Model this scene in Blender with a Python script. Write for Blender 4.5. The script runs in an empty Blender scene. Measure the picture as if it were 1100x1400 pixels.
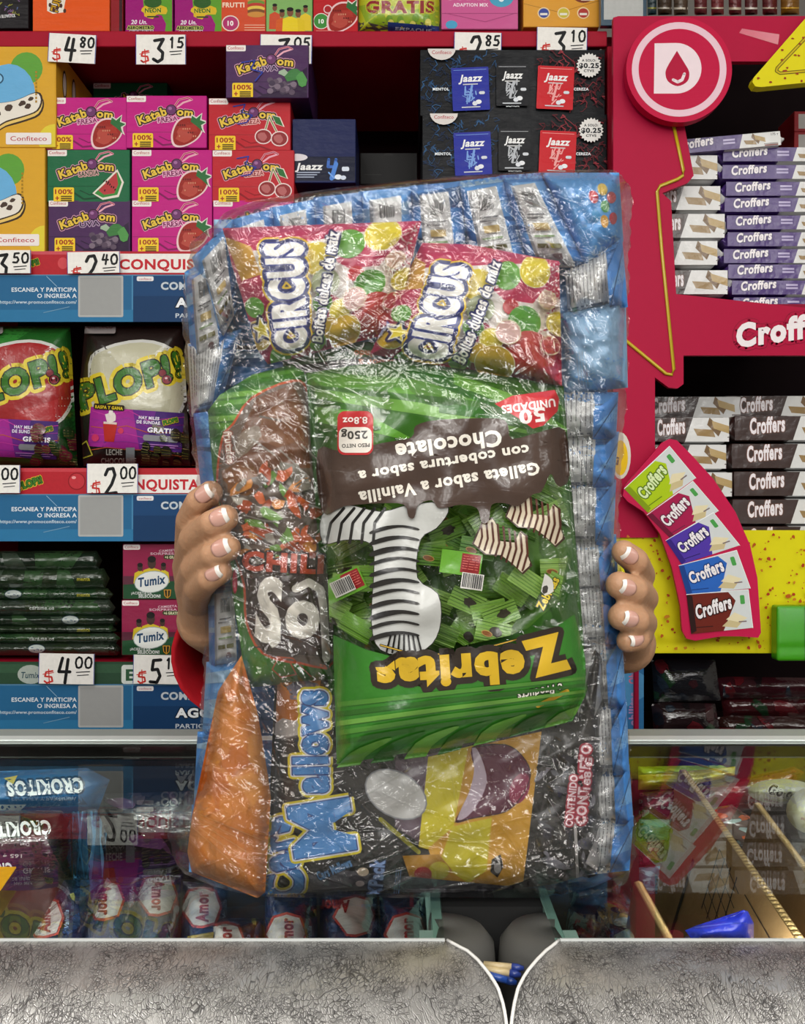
import bpy, bmesh, math, random
import numpy as np
from mathutils import Vector, geometry
R = random.Random(7)
NR = np.random.RandomState(11)
SC = bpy.context.scene
COL = SC.collection
ZC = 1.241            # camera height; the glass counter top is z = 1.0
FL = 1400.0           # focal length in pixels of the 1100x1400 frame

# ------------------------------------------------------------------ camera
cd = bpy.data.cameras.new('camera'); cam = bpy.data.objects.new('camera', cd); COL.objects.link(cam)
cam.location = (0, 0, ZC); cam.rotation_euler = (math.pi / 2, 0, 0)
cd.sensor_fit = 'VERTICAL'; cd.sensor_height = 24.0; cd.lens = 24.0 * FL / 1400.0
cd.clip_start = 0.02; cd.clip_end = 50
SC.camera = cam
# ------------------------------------------------------------------ world + exposure
w = bpy.data.worlds.new('world'); SC.world = w; w.use_nodes = True
bg = w.node_tree.nodes['Background']; bg.inputs[0].default_value = (0.93, 0.96, 1.0, 1); bg.inputs[1].default_value = 0.3
SC.view_settings.view_transform = 'Standard'
try: SC.view_settings.look = 'None'
except Exception: pass
SC.view_settings.gamma = 1.0; SC.view_settings.use_curve_mapping = False
SC.view_settings.exposure = -0.64
SC.cycles.use_denoising = True
SC.cycles.max_bounces = 8; SC.cycles.diffuse_bounces = 3; SC.cycles.glossy_bounces = 4
SC.cycles.transparent_max_bounces = 24; SC.cycles.sample_clamp_indirect = 6
SC.cycles.caustics_reflective = False; SC.cycles.caustics_refractive = False
# ------------------------------------------------------------------ ceiling tubes and added fill lamps
def lamp(x, y, z, sx, sy, power, rx=0, ry=0, rz=0, col=(1, 0.98, 0.94)):
    l = bpy.data.lights.new('tube_or_fill_lamp', 'AREA'); l.shape = 'RECTANGLE'; l.size = sx; l.size_y = sy
    l.energy = power; l.color = col
    o = bpy.data.objects.new('tube_or_fill_lamp', l); COL.objects.link(o); o.location = (x, y, z)
    o.rotation_euler = (rx, ry, rz)
D2 = math.radians
for lx in (-2.1, -1.25, -0.45, 0.4, 1.2, 2.0):
    lamp(lx, -1.9, 2.75, 0.08, 1.5, 11, D2(22))
    lamp(lx, 0.05, 2.75, 0.08, 1.5, 8, D2(10))
    lamp(lx + .2, -4.0, 2.75, 0.09, 1.6, 17, D2(30))
    lamp(lx - .1, -6.2, 2.75, 0.10, 1.6, 20, D2(40))
lamp(0.0, -0.42, 2.1, 1.3, 0.07, 9, D2(42))                # unseen tube added above the camera to brighten the bundle
lamp(-0.55, -1.0, 2.2, 0.08, 1.2, 6, D2(40), 0, D2(20)); lamp(0.65, -1.0, 2.2, 0.08, 1.2, 6, D2(40), 0, D2(-20))
lamp(-2.6, -0.2, 1.9, 0.10, 1.6, 6, 0, D2(-75), 0); lamp(2.6, -0.2, 1.9, 0.10, 1.6, 6, 0, D2(75), 0)
lamp(0.0, -2.6, 1.7, 3.0, 1.6, 7, D2(86), col=(0.95, 0.97, 1.0))   # broad soft fill added behind the camera to lift the bundle's front
for lx in (-0.62, 0.68): lamp(lx, 0.60, 0.985, 1.0 , 0.012, 7.5, D2(35))    # unseen strips added under the case rims to brighten the goods
# ------------------------------------------------------------------ materials
def C3(h):
    if not isinstance(h, str): return h
    v = [int(h[i:i + 2], 16) / 255 for i in (0, 2, 4)]
    return tuple(c / 12.92 if c <= 0.04045 else ((c + 0.055) / 1.055) ** 2.4 for c in v)
MATS = {}
def N(nt, t, **k):
    n = nt.nodes.new(t)
    for a, b in k.items():
        if a[0] == 'i' and a[1:].isdigit(): n.inputs[int(a[1:])].default_value = b
        else: setattr(n, a, b)
    return n
def painted(name, rough=0.4, coat=0.0, metal=0.0, bump=0.0, bscale=60, var=0.12, spec=0.5, stretch=(1, 1, 1), detail=3):
    """colour from the mesh's own colour attribute, procedural mottling and relief"""
    m = bpy.data.materials.new(name); m.use_nodes = True; nt = m.node_tree; L = nt.links
    b = nt.nodes['Principled BSDF']
    at = N(nt, 'ShaderNodeAttribute', attribute_name='Col')
    tc = N(nt, 'ShaderNodeTexCoord'); mp = N(nt, 'ShaderNodeMapping'); mp.inputs['Scale'].default_value = stretch
    L.new(tc.outputs['Object'], mp.inputs[0])
    nz = N(nt, 'ShaderNodeTexNoise'); nz.inputs['Scale'].default_value = bscale; nz.inputs['Detail'].default_value = detail
    L.new(mp.outputs[0], nz.inputs['Vector'])
    mr = N(nt, 'ShaderNodeMapRange'); mr.inputs['To Min'].default_value = 1 - var; mr.inputs['To Max'].default_value = 1 + var
    L.new(nz.outputs['Fac'], mr.inputs['Value'])
    mx = N(nt, 'ShaderNodeVectorMath', operation='SCALE'); L.new(at.outputs['Color'], mx.inputs[0]); L.new(mr.outputs[0], mx.inputs['Scale'])
    L.new(mx.outputs[0], b.inputs['Base Color'])
    b.inputs['Roughness'].default_value = rough; b.inputs['Metallic'].default_value = metal
    b.inputs['Coat Weight'].default_value = coat; b.inputs['Coat Roughness'].default_value = 0.12
    b.inputs['Specular IOR Level'].default_value = spec
    if bump:
        bp = N(nt, 'ShaderNodeBump'); bp.inputs['Strength'].default_value = bump; bp.inputs['Distance'].default_value = 0.004
        L.new(nz.outputs['Fac'], bp.inputs['Height']); L.new(bp.outputs[0], b.inputs['Normal']); L.new(bp.outputs[0], b.inputs['Coat Normal'])
    MATS[name] = m; return m
painted('printed_card', 0.5, 0.0, spec=0.2, bump=0.05, bscale=150)
painted('wrapped_card', 0.42, 0.03, spec=0.14, bump=0.35, bscale=28, var=0.05, stretch=(1, 1, 2.2))
painted('printed_film', 0.28, 0.4, bump=0.55, bscale=34, var=0.06, detail=4)
painted('foil_film', 0.3, 0.2, metal=0.08, bump=0.6, bscale=45, var=0.15, detail=5)
painted('dark_film', 0.16, 0.8, bump=0.9, bscale=26, var=0.15, detail=4, stretch=(1, 1, 2.5))
painted('paint', 0.45, 0.0, bump=0.04, bscale=80, var=0.04, spec=0.12)
painted('smooth_film', 0.33, 0.2, bump=0.22, bscale=16, var=0.05, detail=2)
painted('matte', 0.9, var=0.05, spec=0.08)
painted('plastic', 0.3, 0.2, var=0.04)
painted('cardboard', 0.8, bump=0.15, bscale=180, var=0.1, spec=0.2)
painted('cloth', 0.85, bump=0.3, bscale=90, var=0.1, spec=0.2)
painted('metal', 0.3, metal=0.9, bump=0.03, bscale=40, var=0.08)
painted('concrete', 0.8, bump=0.1, bscale=9, var=0.1)
painted('nail_varnish', 0.15, 0.8, var=0.03)
def skin_mat():
    m = painted('skin', 0.45, 0.0, bump=0.12, bscale=420, var=0.1, spec=0.4)
    nt = m.node_tree; b = nt.nodes['Principled BSDF']
    b.inputs['Subsurface Weight'].default_value = 0.12; b.inputs['Subsurface Scale'].default_value = 0.006
    b.inputs['Subsurface Radius'].default_value = (1, 0.35, 0.2)
skin_mat()
def clear_film(name, rough, ior, bump, bscale, tint=(1, 1, 1), haze=0.0, gain=1.0, fmax=1.0):
    m = bpy.data.materials.new(name); m.use_nodes = True; nt = m.node_tree; L = nt.links; nt.nodes.clear()
    out = N(nt, 'ShaderNodeOutputMaterial'); tr = N(nt, 'ShaderNodeBsdfTransparent'); tr.inputs[0].default_value = (*tint, 1)
    gl = N(nt, 'ShaderNodeBsdfGlossy'); gl.inputs['Roughness'].default_value = rough
    fr = N(nt, 'ShaderNodeFresnel'); fr.inputs['IOR'].default_value = ior
    sc = N(nt, 'ShaderNodeMath', operation='MULTIPLY', use_clamp=True); sc.inputs[1].default_value = gain
    mix = N(nt, 'ShaderNodeMixShader')
    cap = N(nt, 'ShaderNodeMath', operation='MINIMUM'); cap.inputs[1].default_value = fmax
    L.new(fr.outputs[0], sc.inputs[0]); L.new(sc.outputs[0], cap.inputs[0]); L.new(cap.outputs[0], mix.inputs[0]); L.new(tr.outputs[0], mix.inputs[1]); L.new(gl.outputs[0], mix.inputs[2])
    last = mix
    if haze:
        df = N(nt, 'ShaderNodeBsdfDiffuse'); df.inputs[0].default_value = (0.85, 0.87, 0.9, 1)
        m2 = N(nt, 'ShaderNodeMixShader'); m2.inputs[0].default_value = haze
        L.new(mix.outputs[0], m2.inputs[1]); L.new(df.outputs[0], m2.inputs[2]); last = m2
    if bump:
        tc = N(nt, 'ShaderNodeTexCoord'); nz = N(nt, 'ShaderNodeTexNoise'); nz.inputs['Scale'].default_value = bscale; nz.inputs['Detail'].default_value = 4
        mp = N(nt, 'ShaderNodeMapping'); mp.inputs['Rotation'].default_value = (0, 0.7, 0); mp.inputs['Scale'].default_value = (1, 1, 2.6)
        L.new(tc.outputs['Object'], mp.inputs[0]); L.new(mp.outputs[0], nz.inputs['Vector'])
        ab = N(nt, 'ShaderNodeMath', operation='SUBTRACT'); ab.inputs[1].default_value = 0.5; L.new(nz.outputs['Fac'], ab.inputs[0])
        a2 = N(nt, 'ShaderNodeMath', operation='ABSOLUTE'); L.new(ab.outputs[0], a2.inputs[0])
        bp = N(nt, 'ShaderNodeBump'); bp.inputs['Strength'].default_value = bump; bp.inputs['Distance'].default_value = 0.01
        L.new(a2.outputs[0], bp.inputs['Height'])
        L.new(bp.outputs[0], gl.inputs['Normal']); L.new(bp.outputs[0], fr.inputs['Normal'])
    L.new(last.outputs[0], out.inputs[0])
    MATS[name] = m; return m
clear_film('cling_film', 0.05, 1.5, 0.08, 110, haze=0.005, gain=2.6, fmax=0.33)
clear_film('clear_bag', 0.1, 1.5, 0.6, 40, haze=0.03, gain=1.3)
clear_film('glass', 0.0, 1.5, 0, 0, tint=(0.95, 0.985, 0.97), gain=0.22)
def scratched():
    m = bpy.data.materials.new('scratched_aluminium'); m.use_nodes = True; nt = m.node_tree; L = nt.links
    b = nt.nodes['Principled BSDF']; tc = N(nt, 'ShaderNodeTexCoord')
    b.inputs['Metallic'].default_value = 0.6; b.inputs['Roughness'].default_value = 0.36
    tot = None
    nzw = N(nt, 'ShaderNodeTexNoise'); nzw.inputs['Scale'].default_value = 30; nzw.inputs['Detail'].default_value = 3
    L.new(tc.outputs['Object'], nzw.inputs['Vector'])
    for sc_, rot, st, wd in ((430, 0.0, (1, .8, .8), 0.13), (260, 0.6, (1.7, .4, .4), 0.075), (620, 2.2, (1, .6, .6), 0.13), (34, 0.3, (2.6, .35, .35), 0.008), (60, 1.1, (2.2, .3, .3), 0.009)):
        mp = N(nt, 'ShaderNodeMapping'); mp.inputs['Rotation'].default_value = (rot * .4, rot * .3, rot); mp.inputs['Scale'].default_value = st
        ad = N(nt, 'ShaderNodeVectorMath', operation='MULTIPLY_ADD'); ad.inputs[1].default_value = (.02, .02, .02)
        L.new(nzw.outputs['Color'], ad.inputs[0]); L.new(tc.outputs['Object'], ad.inputs[2]); L.new(ad.outputs[0], mp.inputs[0])
        vo = N(nt, 'ShaderNodeTexVoronoi', feature='DISTANCE_TO_EDGE'); vo.inputs['Scale'].default_value = sc_; L.new(mp.outputs[0], vo.inputs['Vector'])
        mr = N(nt, 'ShaderNodeMapRange'); mr.inputs['From Max'].default_value = wd; mr.inputs['To Min'].default_value = 1; mr.inputs['To Max'].default_value = 0
        L.new(vo.outputs['Distance'], mr.inputs['Value'])
        nz = N(nt, 'ShaderNodeTexNoise'); nz.inputs['Scale'].default_value = sc_ * .12; nz.inputs['Detail'].default_value = 4; L.new(tc.outputs['Object'], nz.inputs['Vector'])
        gt = N(nt, 'ShaderNodeMapRange'); gt.inputs['From Min'].default_value = 0.40; gt.inputs['From Max'].default_value = 0.58; L.new(nz.outputs['Fac'], gt.inputs['Value'])
        mu = N(nt, 'ShaderNodeMath', operation='MULTIPLY'); L.new(mr.outputs[0], mu.inputs[0]); L.new(gt.outputs[0], mu.inputs[1])
        if tot is None: tot = mu
        else:
            mxx = N(nt, 'ShaderNodeMath', operation='MAXIMUM'); L.new(tot.outputs[0], mxx.inputs[0]); L.new(mu.outputs[0], mxx.inputs[1]); tot = mxx
    cr = N(nt, 'ShaderNodeMix', data_type='RGBA'); L.new(tot.outputs[0], cr.inputs[0])
    cr.inputs[6].default_value = (0.64, 0.62, 0.60, 1); cr.inputs[7].default_value = (0.09, 0.085, 0.085, 1)
    L.new(cr.outputs[2], b.inputs['Base Color'])
    bp = N(nt, 'ShaderNodeBump'); bp.inputs['Strength'].default_value = 0.5; bp.inputs['Distance'].default_value = 0.0006; bp.invert = True
    L.new(tot.outputs[0], bp.inputs['Height']); L.new(bp.outputs[0], b.inputs['Normal'])
    MATS['scratched_aluminium'] = m
scratched()

# ------------------------------------------------------------------ coordinates
def P(px, py, d):      # point at distance d (m) seen at photo pixel px, py
    return Vector(((px - 550) / FL * d, d, ZC - (py - 700) / FL * d))
def Q(px, py, z):      # point on the level plane z seen at photo pixel px, py
    d = (ZC - z) * FL / (py - 700); return Vector(((px - 550) / FL * d, d, z))

# ------------------------------------------------------------------ objects
def tag(o, label=None, cat=None, group=None, kind=None):
    if label: o['label'] = label
    if cat: o['category'] = cat
    if group: o['group'] = group
    if kind: o['kind'] = kind
    return o
def mk(name, V, F, cols, mat, parent=None, loc=(0, 0, 0), smooth=False):
    """one mesh object; cols is one colour or one per face"""
    me = bpy.data.meshes.new(name)
    V = np.asarray(V, float)
    me.from_pydata(V.tolist(), [], F if isinstance(F, list) else F.tolist())
    a = me.color_attributes.new('Col', 'FLOAT_COLOR', 'CORNER')
    n = len(me.loops)
    if isinstance(cols, str) or (isinstance(cols, tuple) and len(cols) == 3 and not isinstance(cols[0], (tuple, str))):
        arr = np.tile(np.array([*C3(cols), 1.0]), (n, 1))
    else:
        fc = np.array([[*C3(c), 1.0] for c in cols]) if not isinstance(cols, np.ndarray) else np.c_[cols, np.ones(len(cols))]
        lt = np.zeros(len(me.polygons), int); me.polygons.foreach_get('loop_total', lt)
        arr = np.repeat(fc, lt, axis=0)
    a.data.foreach_set('color', arr.astype(np.float32).ravel())
    if smooth: me.polygons.foreach_set('use_smooth', [True] * len(me.polygons))
    me.materials.append(MATS[mat]); me.update()
    o = bpy.data.objects.new(name, me); COL.objects.link(o); o.location = loc
    if parent is not None: o.parent = parent
    return o
def empty(name, loc, label=None, cat=None, group=None, kind=None):
    o = bpy.data.objects.new(name, None); COL.objects.link(o); o.location = loc; o.empty_display_size = .02
    return tag(o, label, cat, group, kind)
def copy_tree(o, parent=None):
    c = o.copy(); COL.objects.link(c)
    if parent is not None: c.parent = parent
    for ch in list(o.children): copy_tree(ch, c)
    return c
class MB:
    def __init__(s): s.V = []; s.F = []; s.C = []
    def add(s, V, F, c):
        b = len(s.V); s.V += [tuple(v) for v in V]; s.F += [tuple(i + b for i in f) for f in F]; s.C += [C3(c)] * len(F); return s
    def box(s, x0, x1, y0, y1, z0, z1, c, bev=0.0):
        bm = bmesh.new(); bmesh.ops.create_cube(bm, size=1)
        for v in bm.verts: v.co = Vector(((x0 + x1) / 2 + v.co.x * (x1 - x0), (y0 + y1) / 2 + v.co.y * (y1 - y0), (z0 + z1) / 2 + v.co.z * (z1 - z0)))
        if bev: bmesh.ops.bevel(bm, geom=bm.edges[:], offset=bev, segments=2, affect='EDGES', profile=0.5)
        bm.verts.ensure_lookup_table(); bm.verts.index_update()
        s.add([v.co[:] for v in bm.verts], [[v.index for v in f.verts] for f in bm.faces], c); bm.free(); return s
    def prism(s, pts, f0, f1, c):
        """pts 2-D outline; f0, f1 map a point to 3-D front and back"""
        n = len(pts); A = [f0(p) for p in pts]; B = [f1(p) for p in pts]
        tr = geometry.tessellate_polygon([[Vector((p[0], p[1], 0)) for p in pts]])
        F = [tuple(t) for t in tr] + [tuple(n + i for i in reversed(t)) for t in tr]
        F += [(i, (i + 1) % n, n + (i + 1) % n, n + i) for i in range(n)]
        return s.add(A + B, F, c)
    def tube(s, pts, rad, c, n=8, caps=True):
        pts = [Vector(p) for p in pts]; V = []; F = []
        if not hasattr(rad, '__len__'): rad = [rad] * len(pts)
        for i, p in enumerate(pts):
            t = (pts[min(i + 1, len(pts) - 1)] - pts[max(i - 1, 0)]).normalized()
            a = t.cross(Vector((0.13, 0.2, 0.97))); a = a.normalized() if a.length > 1e-4 else Vector((1, 0, 0)); b = t.cross(a)
            for k in range(n):
                q = 2 * math.pi * k / n; V.append(p + (a * math.cos(q) + b * math.sin(q)) * rad[i])
        for i in range(len(pts) - 1):
            for k in range(n): F.append((i * n + k, i * n + (k + 1) % n, (i + 1) * n + (k + 1) % n, (i + 1) * n + k))
        if caps: F += [tuple(range(n - 1, -1, -1)), tuple(len(pts) * n - n + k for k in range(n))]
        return s.add(V, F, c)
    def out(s, name, mat, parent=None, loc=(0, 0, 0), smooth=False):
        L = Vector(loc) if parent is None else Vector((0, 0, 0))
        V = np.array(s.V, float) - (np.array(loc) if any(loc) else 0)
        return mk(name, V, s.F, np.array(s.C), mat, parent, L, smooth)

# ------------------------------------------------------------------ flat print: coloured vector shapes laid on a surface
_TX = {}
def glyphs(st, bold):
    k = (st, bold)
    if k in _TX: return _TX[k]
    cu = bpy.data.curves.new('t', 'FONT'); cu.body = st; cu.size = 1.0; cu.resolution_u = 3 if len(st) < 10 else 2; cu.offset = 0.018 * bold
    if bold: cu.space_character = 1.0 + .05 * bold
    o = bpy.data.objects.new('t', cu); COL.objects.link(o)
    dg = bpy.context.evaluated_depsgraph_get(); me = bpy.data.meshes.new_from_object(o.evaluated_get(dg))
    me.calc_loop_triangles()
    V = np.array([v.co[:2] for v in me.vertices]).reshape(-1, 2); T = np.array([t.vertices[:] for t in me.loop_triangles], int).reshape(-1, 3)
    cnt = {}
    for t in T:
        for a, b in ((t[0], t[1]), (t[1], t[2]), (t[2], t[0])):
            e = (min(a, b), max(a, b)); cnt[e] = cnt.get(e, 0) + 1
    E = np.array([e for e, c in cnt.items() if c == 1], int).reshape(-1, 2)
    tr = V[T]; ed = V[E]
    bpy.data.objects.remove(o); bpy.data.curves.remove(cu); bpy.data.meshes.remove(me)
    x0, x1 = (V[:, 0].min(), V[:, 0].max()) if len(V) else (0, 1)
    tr = tr - [x0, 0]; ed = ed - [x0, 0]
    _TX[k] = (tr, ed, x1 - x0); return _TX[k]
def fat(ed, wd):
    """the outline edges ed (n,2,2) thickened to half-width wd"""
    d = ed[:, 1] - ed[:, 0]; l = np.linalg.norm(d, axis=1); ed = ed[l > 1e-6]; d = d[l > 1e-6] / l[l > 1e-6][:, None]
    nn = np.c_[-d[:, 1], d[:, 0]] * wd
    a, b = ed[:, 0], ed[:, 1]
    t = [np.stack([a + nn, a - nn, b - nn], 1), np.stack([a + nn, b - nn, b + nn], 1)]
    ang = np.arange(8) * math.pi / 4; hx = np.c_[np.cos(ang), np.sin(ang)] * wd
    p = a
    for i in range(1, 7): t.append(np.stack([p + hx[0], p + hx[i], p + hx[i + 1]], 1))
    return np.concatenate(t)
def rotm(deg):
    a = math.radians(deg); return np.array([[math.cos(a), -math.sin(a)], [math.sin(a), math.cos(a)]])
def hull(pts):
    pts = sorted(set((float(x), float(y)) for x, y in pts)); out = []
    for ps in (pts, pts[::-1]):
        h = []
        for p in ps:
            while len(h) > 1 and (h[-1][0] - h[-2][0]) * (p[1] - h[-2][1]) - (h[-1][1] - h[-2][1]) * (p[0] - h[-2][0]) <= 0: h.pop()
            h.append(p)
        out += h[:-1]
    return out
def clip_tris(T, poly):
    poly = hull(poly)
    poly = np.array(poly, float)
    area = sum(poly[i][0] * poly[(i + 1) % len(poly)][1] - poly[(i + 1) % len(poly)][0] * poly[i][1] for i in range(len(poly)))
    if area < 0: poly = poly[::-1]
    out = []
    S = [(poly[i], poly[(i + 1) % len(poly)] - poly[i]) for i in range(len(poly))]
    ins = np.ones(len(T), bool)
    for a, e in S: ins &= ((e[0] * (T[..., 1] - a[1]) - e[1] * (T[..., 0] - a[0])) >= 0).all(1)
    keep = [T[ins]]
    for t in T[~ins]:
        p = [q for q in t]
        for a, e in S:
            q = []; n = len(p)
            if not n: break
            dd = [e[0] * (v[1] - a[1]) - e[1] * (v[0] - a[0]) for v in p]
            for i in range(n):
                j = (i + 1) % n
                if dd[i] >= 0: q.append(p[i])
                if (dd[i] >= 0) != (dd[j] >= 0): q.append(p[i] + (p[j] - p[i]) * dd[i] / (dd[i] - dd[j]))
            p = q
        for i in range(1, len(p) - 1): out.append([p[0], p[i], p[i + 1]])
    if out: keep.append(np.array(out))
    return np.concatenate(keep)
def subdiv(T, c, L):
    for _ in range(24):
        e = np.stack([np.linalg.norm(T[:, (i + 1) % 3] - T[:, i], axis=1) for i in range(3)], 1)
        m = e.max(1) > L
        if not m.any(): break
        k = e[m].argmax(1); t = T[m]; r = np.arange(len(t))
        A, B, Cc = t[r, k], t[r, (k + 1) % 3], t[r, (k + 2) % 3]; M = (A + B) / 2
        T = np.concatenate([T[~m], np.stack([A, M, Cc], 1), np.stack([M, B, Cc], 1)]); c = np.concatenate([c[~m], c[m], c[m]])
    return T, c
class Art:
    def __init__(s): s.I = []
    def tris(s, t, c): s.I.append((np.asarray(t, float).reshape(-1, 3, 2), C3(c))); return s
    def poly(s, pts, c):
        tr = geometry.tessellate_polygon([[Vector((p[0], p[1], 0)) for p in pts]]); a = np.array(pts, float)
        if len(tr): s.tris(a[np.array([list(t) for t in tr])], c)
        return s
    def rect(s, x0, y0, x1, y1, c): return s.poly([(x0, y0), (x1, y0), (x1, y1), (x0, y1)], c)
    def rr(s, x0, y0, x1, y1, r, c):
        p = []
        for cx, cy, a in ((x1 - r, y0 + r, -90), (x1 - r, y1 - r, 0), (x0 + r, y1 - r, 90), (x0 + r, y0 + r, 180)):
            for k in range(5): q = math.radians(a + k * 22.5); p.append((cx + r * math.cos(q), cy + r * math.sin(q)))
        return s.poly(p, c)
    def ell(s, cx, cy, rx, ry, c, rot=0, n=20, a0=0, a1=360):
        M = rotm(rot); q = np.radians(np.linspace(a0, a1, n, endpoint=(a1 - a0 < 360)))
        pts = np.c_[rx * np.cos(q), ry * np.sin(q)] @ M.T + [cx, cy]
        return s.poly([tuple(v) for v in pts], c)
    def blob(s, cx, cy, rx, ry, c, seed=0, n=18, j=0.16, rot=0):
        r = random.Random(seed); M = rotm(rot); f = [1 + r.uniform(-j, j) for _ in range(n)]
        pts = [tuple(M @ np.array([rx * f[i] * math.cos(6.2832 * i / n), ry * f[i] * math.sin(6.2832 * i / n)]) + [cx, cy]) for i in range(n)]
        return s.poly(pts, c)
    def line(s, pts, wd, c):
        p = np.array(pts, float); e = np.stack([p[:-1], p[1:]], 1)
        e = np.concatenate([e, e[-1:, ::-1]]); return s.tris(fat(e, wd / 2), c)
    def text(s, st, x, y, size, c, rot=0, align='l', bold=1, shear=0, w=None, outline=(), warp=None, sx=1):
        tr, ed, wd = glyphs(st, bold)
        fx = size * sx if w is None else w / max(wd, 1e-3)
        off = {'l': 0, 'c': -wd / 2, 'r': -wd}[align]; M = rotm(rot)
        def f(a):
            a = a.copy(); a[..., 0] += off; a[..., 0] += shear * a[..., 1]
            a = a * [fx, -size]
            if warp is not None: a = warp(a)
            return a @ M.T + [x, y]
        t2, e2 = f(tr), f(ed)
        for ow, oc in outline:
            s.tris(np.concatenate([fat(e2, ow), t2]), oc)
        return s.tris(t2, c)
    def put(s, o, fn):
        for t, c in o.I: s.I.append((fn(t), c))
        return s
    def affine(s, o, x=0, y=0, k=1, rot=0, kx=1, ky=1):
        M = rotm(rot); return s.put(o, lambda t: (t * [k * kx, k * ky]) @ M.T + [x, y])
    def clip(s, poly):
        s.I = [(clip_tris(t, poly), c) for t, c in s.I]; s.I = [(t, c) for t, c in s.I if len(t)]; return s
    def mesh(s, name, mapf, mat, parent=None, loc=(0, 0, 0), eps=0.00004, L=None, base=0.0003):
        """mapf(xy (n,2), h (n,)) -> (n,3); h is the height above the surface"""
        T = []; Cc = []; Hh = []
        for i, (t, c) in enumerate(s.I):
            if not len(t): continue
            cc = np.tile(np.array([*c, base + i * eps]), (len(t), 1))
            if L: t, cc = subdiv(t, cc, L)
            else: cc[:, 3] += (np.arange(len(cc)) * 5 % 8) * eps * .11
            T.append(t); Cc.append(cc)
        T = np.concatenate(T); Cc = np.concatenate(Cc); n = len(T)
        ar = (T[:, 1, 0] - T[:, 0, 0]) * (T[:, 2, 1] - T[:, 0, 1]) - (T[:, 1, 1] - T[:, 0, 1]) * (T[:, 2, 0] - T[:, 0, 0])
        fl = ar > 0; T[fl] = T[fl][:, ::-1]; T = T[np.abs(ar) > 1e-7]; Cc = Cc[np.abs(ar) > 1e-7]; n = len(T)
        key = np.c_[np.round(T.reshape(-1, 2), 3), np.repeat(Cc[:, 3], 3)]
        u, inv = np.unique(key, axis=0, return_inverse=True)
        V = mapf(u[:, :2], u[:, 2]) - np.array(loc)
        F = inv.reshape(-1, 3)
        good = (F[:, 0] != F[:, 1]) & (F[:, 1] != F[:, 2]) & (F[:, 0] != F[:, 2])
        return mk(name, V, F[good], Cc[good][:, :3], mat, parent, (0, 0, 0), smooth=bool(L))

# ------------------------------------------------------------------ soft bags and packets
def pdist(p, poly):
    poly = np.array(poly, float); d = np.full(len(p), 1e9)
    for i in range(len(poly)):
        a = poly[i]; b = poly[(i + 1) % len(poly)]; ab = b - a
        t = np.clip(((p - a) @ ab) / (ab @ ab + 1e-12), 0, 1); d = np.minimum(d, np.linalg.norm(p - (a + t[:, None] * ab), axis=1))
    return d
def inside(p, poly):
    poly = np.array(poly, float); c = np.zeros(len(p), bool); n = len(poly)
    for i in range(n):
        x0, y0 = poly[i]; x1, y1 = poly[(i + 1) % n]
        if y0 == y1: continue
        m = (y0 > p[:, 1]) != (y1 > p[:, 1]); xx = (x1 - x0) * (p[:, 1] - y0) / (y1 - y0) + x0
        c ^= m & (p[:, 0] < xx)
    return c
def height_fn(outline, t, fall, amp, wl, seed):
    r = random.Random(seed); W = [(r.uniform(0, 6.28), 6.283 / (wl * r.uniform(.7, 1.6)), r.uniform(0, 6.28), r.uniform(.5, 1)) for _ in range(5)]
    # a few creases radiating from the ends
    xs = [q[0] for q in outline]; ys = [q[1] for q in outline]; sp = max(max(xs) - min(xs), max(ys) - min(ys))
    CR = []
    for _ in range(9):
        a = r.choice(outline); an = r.uniform(0, 6.28); ln = sp * r.uniform(.2, .5)
        CR.append((np.array(a, float), np.array([math.cos(an), math.sin(an)]), ln, r.uniform(.4, 1)))
    def h(p):
        p = np.asarray(p, float); d = pdist(p, outline); e = 1 - np.exp(-d / fall)
        s = sum(a * np.sin((p[:, 0] * math.cos(q) + p[:, 1] * math.sin(q)) * k + ph + 1.3 * np.sin(p[:, 1] * k * .6 + ph)) for q, k, ph, a in W) / 3
        c = 0
        for a, dr, ln, m in CR:
            v = p - a; al = v @ dr; ac = np.abs(v @ np.array([-dr[1], dr[0]]))
            c = c + m * np.exp(-(ac / (wl * .16)) ** 2) * np.clip(1 - al / ln, 0, 1) * (al > 0) * np.clip(al / (wl * .3), 0, 1)
        return t * e + amp * (s + .9 * c) * np.minimum(1, d / fall)
    return h
def densify(poly, L):
    out = []
    for i in range(len(poly)):
        a = np.array(poly[i], float); b = np.array(poly[(i + 1) % len(poly)], float); n = max(1, int(np.linalg.norm(b - a) / L + .5))
        out += [tuple(a + (b - a) * k / n) for k in range(n)]
    return out
def serrate(a, b, L, amp):
    """zigzag cut edge from a to b (excluded)"""
    a = np.array(a, float); b = np.array(b, float); n = max(2, int(np.linalg.norm(b - a) / L)); d = (b - a) / n; nn = np.array([-d[1], d[0]]); nn /= np.linalg.norm(nn)
    return [tuple(a + d * k + nn * (amp if k % 2 else 0)) for k in range(n)]
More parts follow.
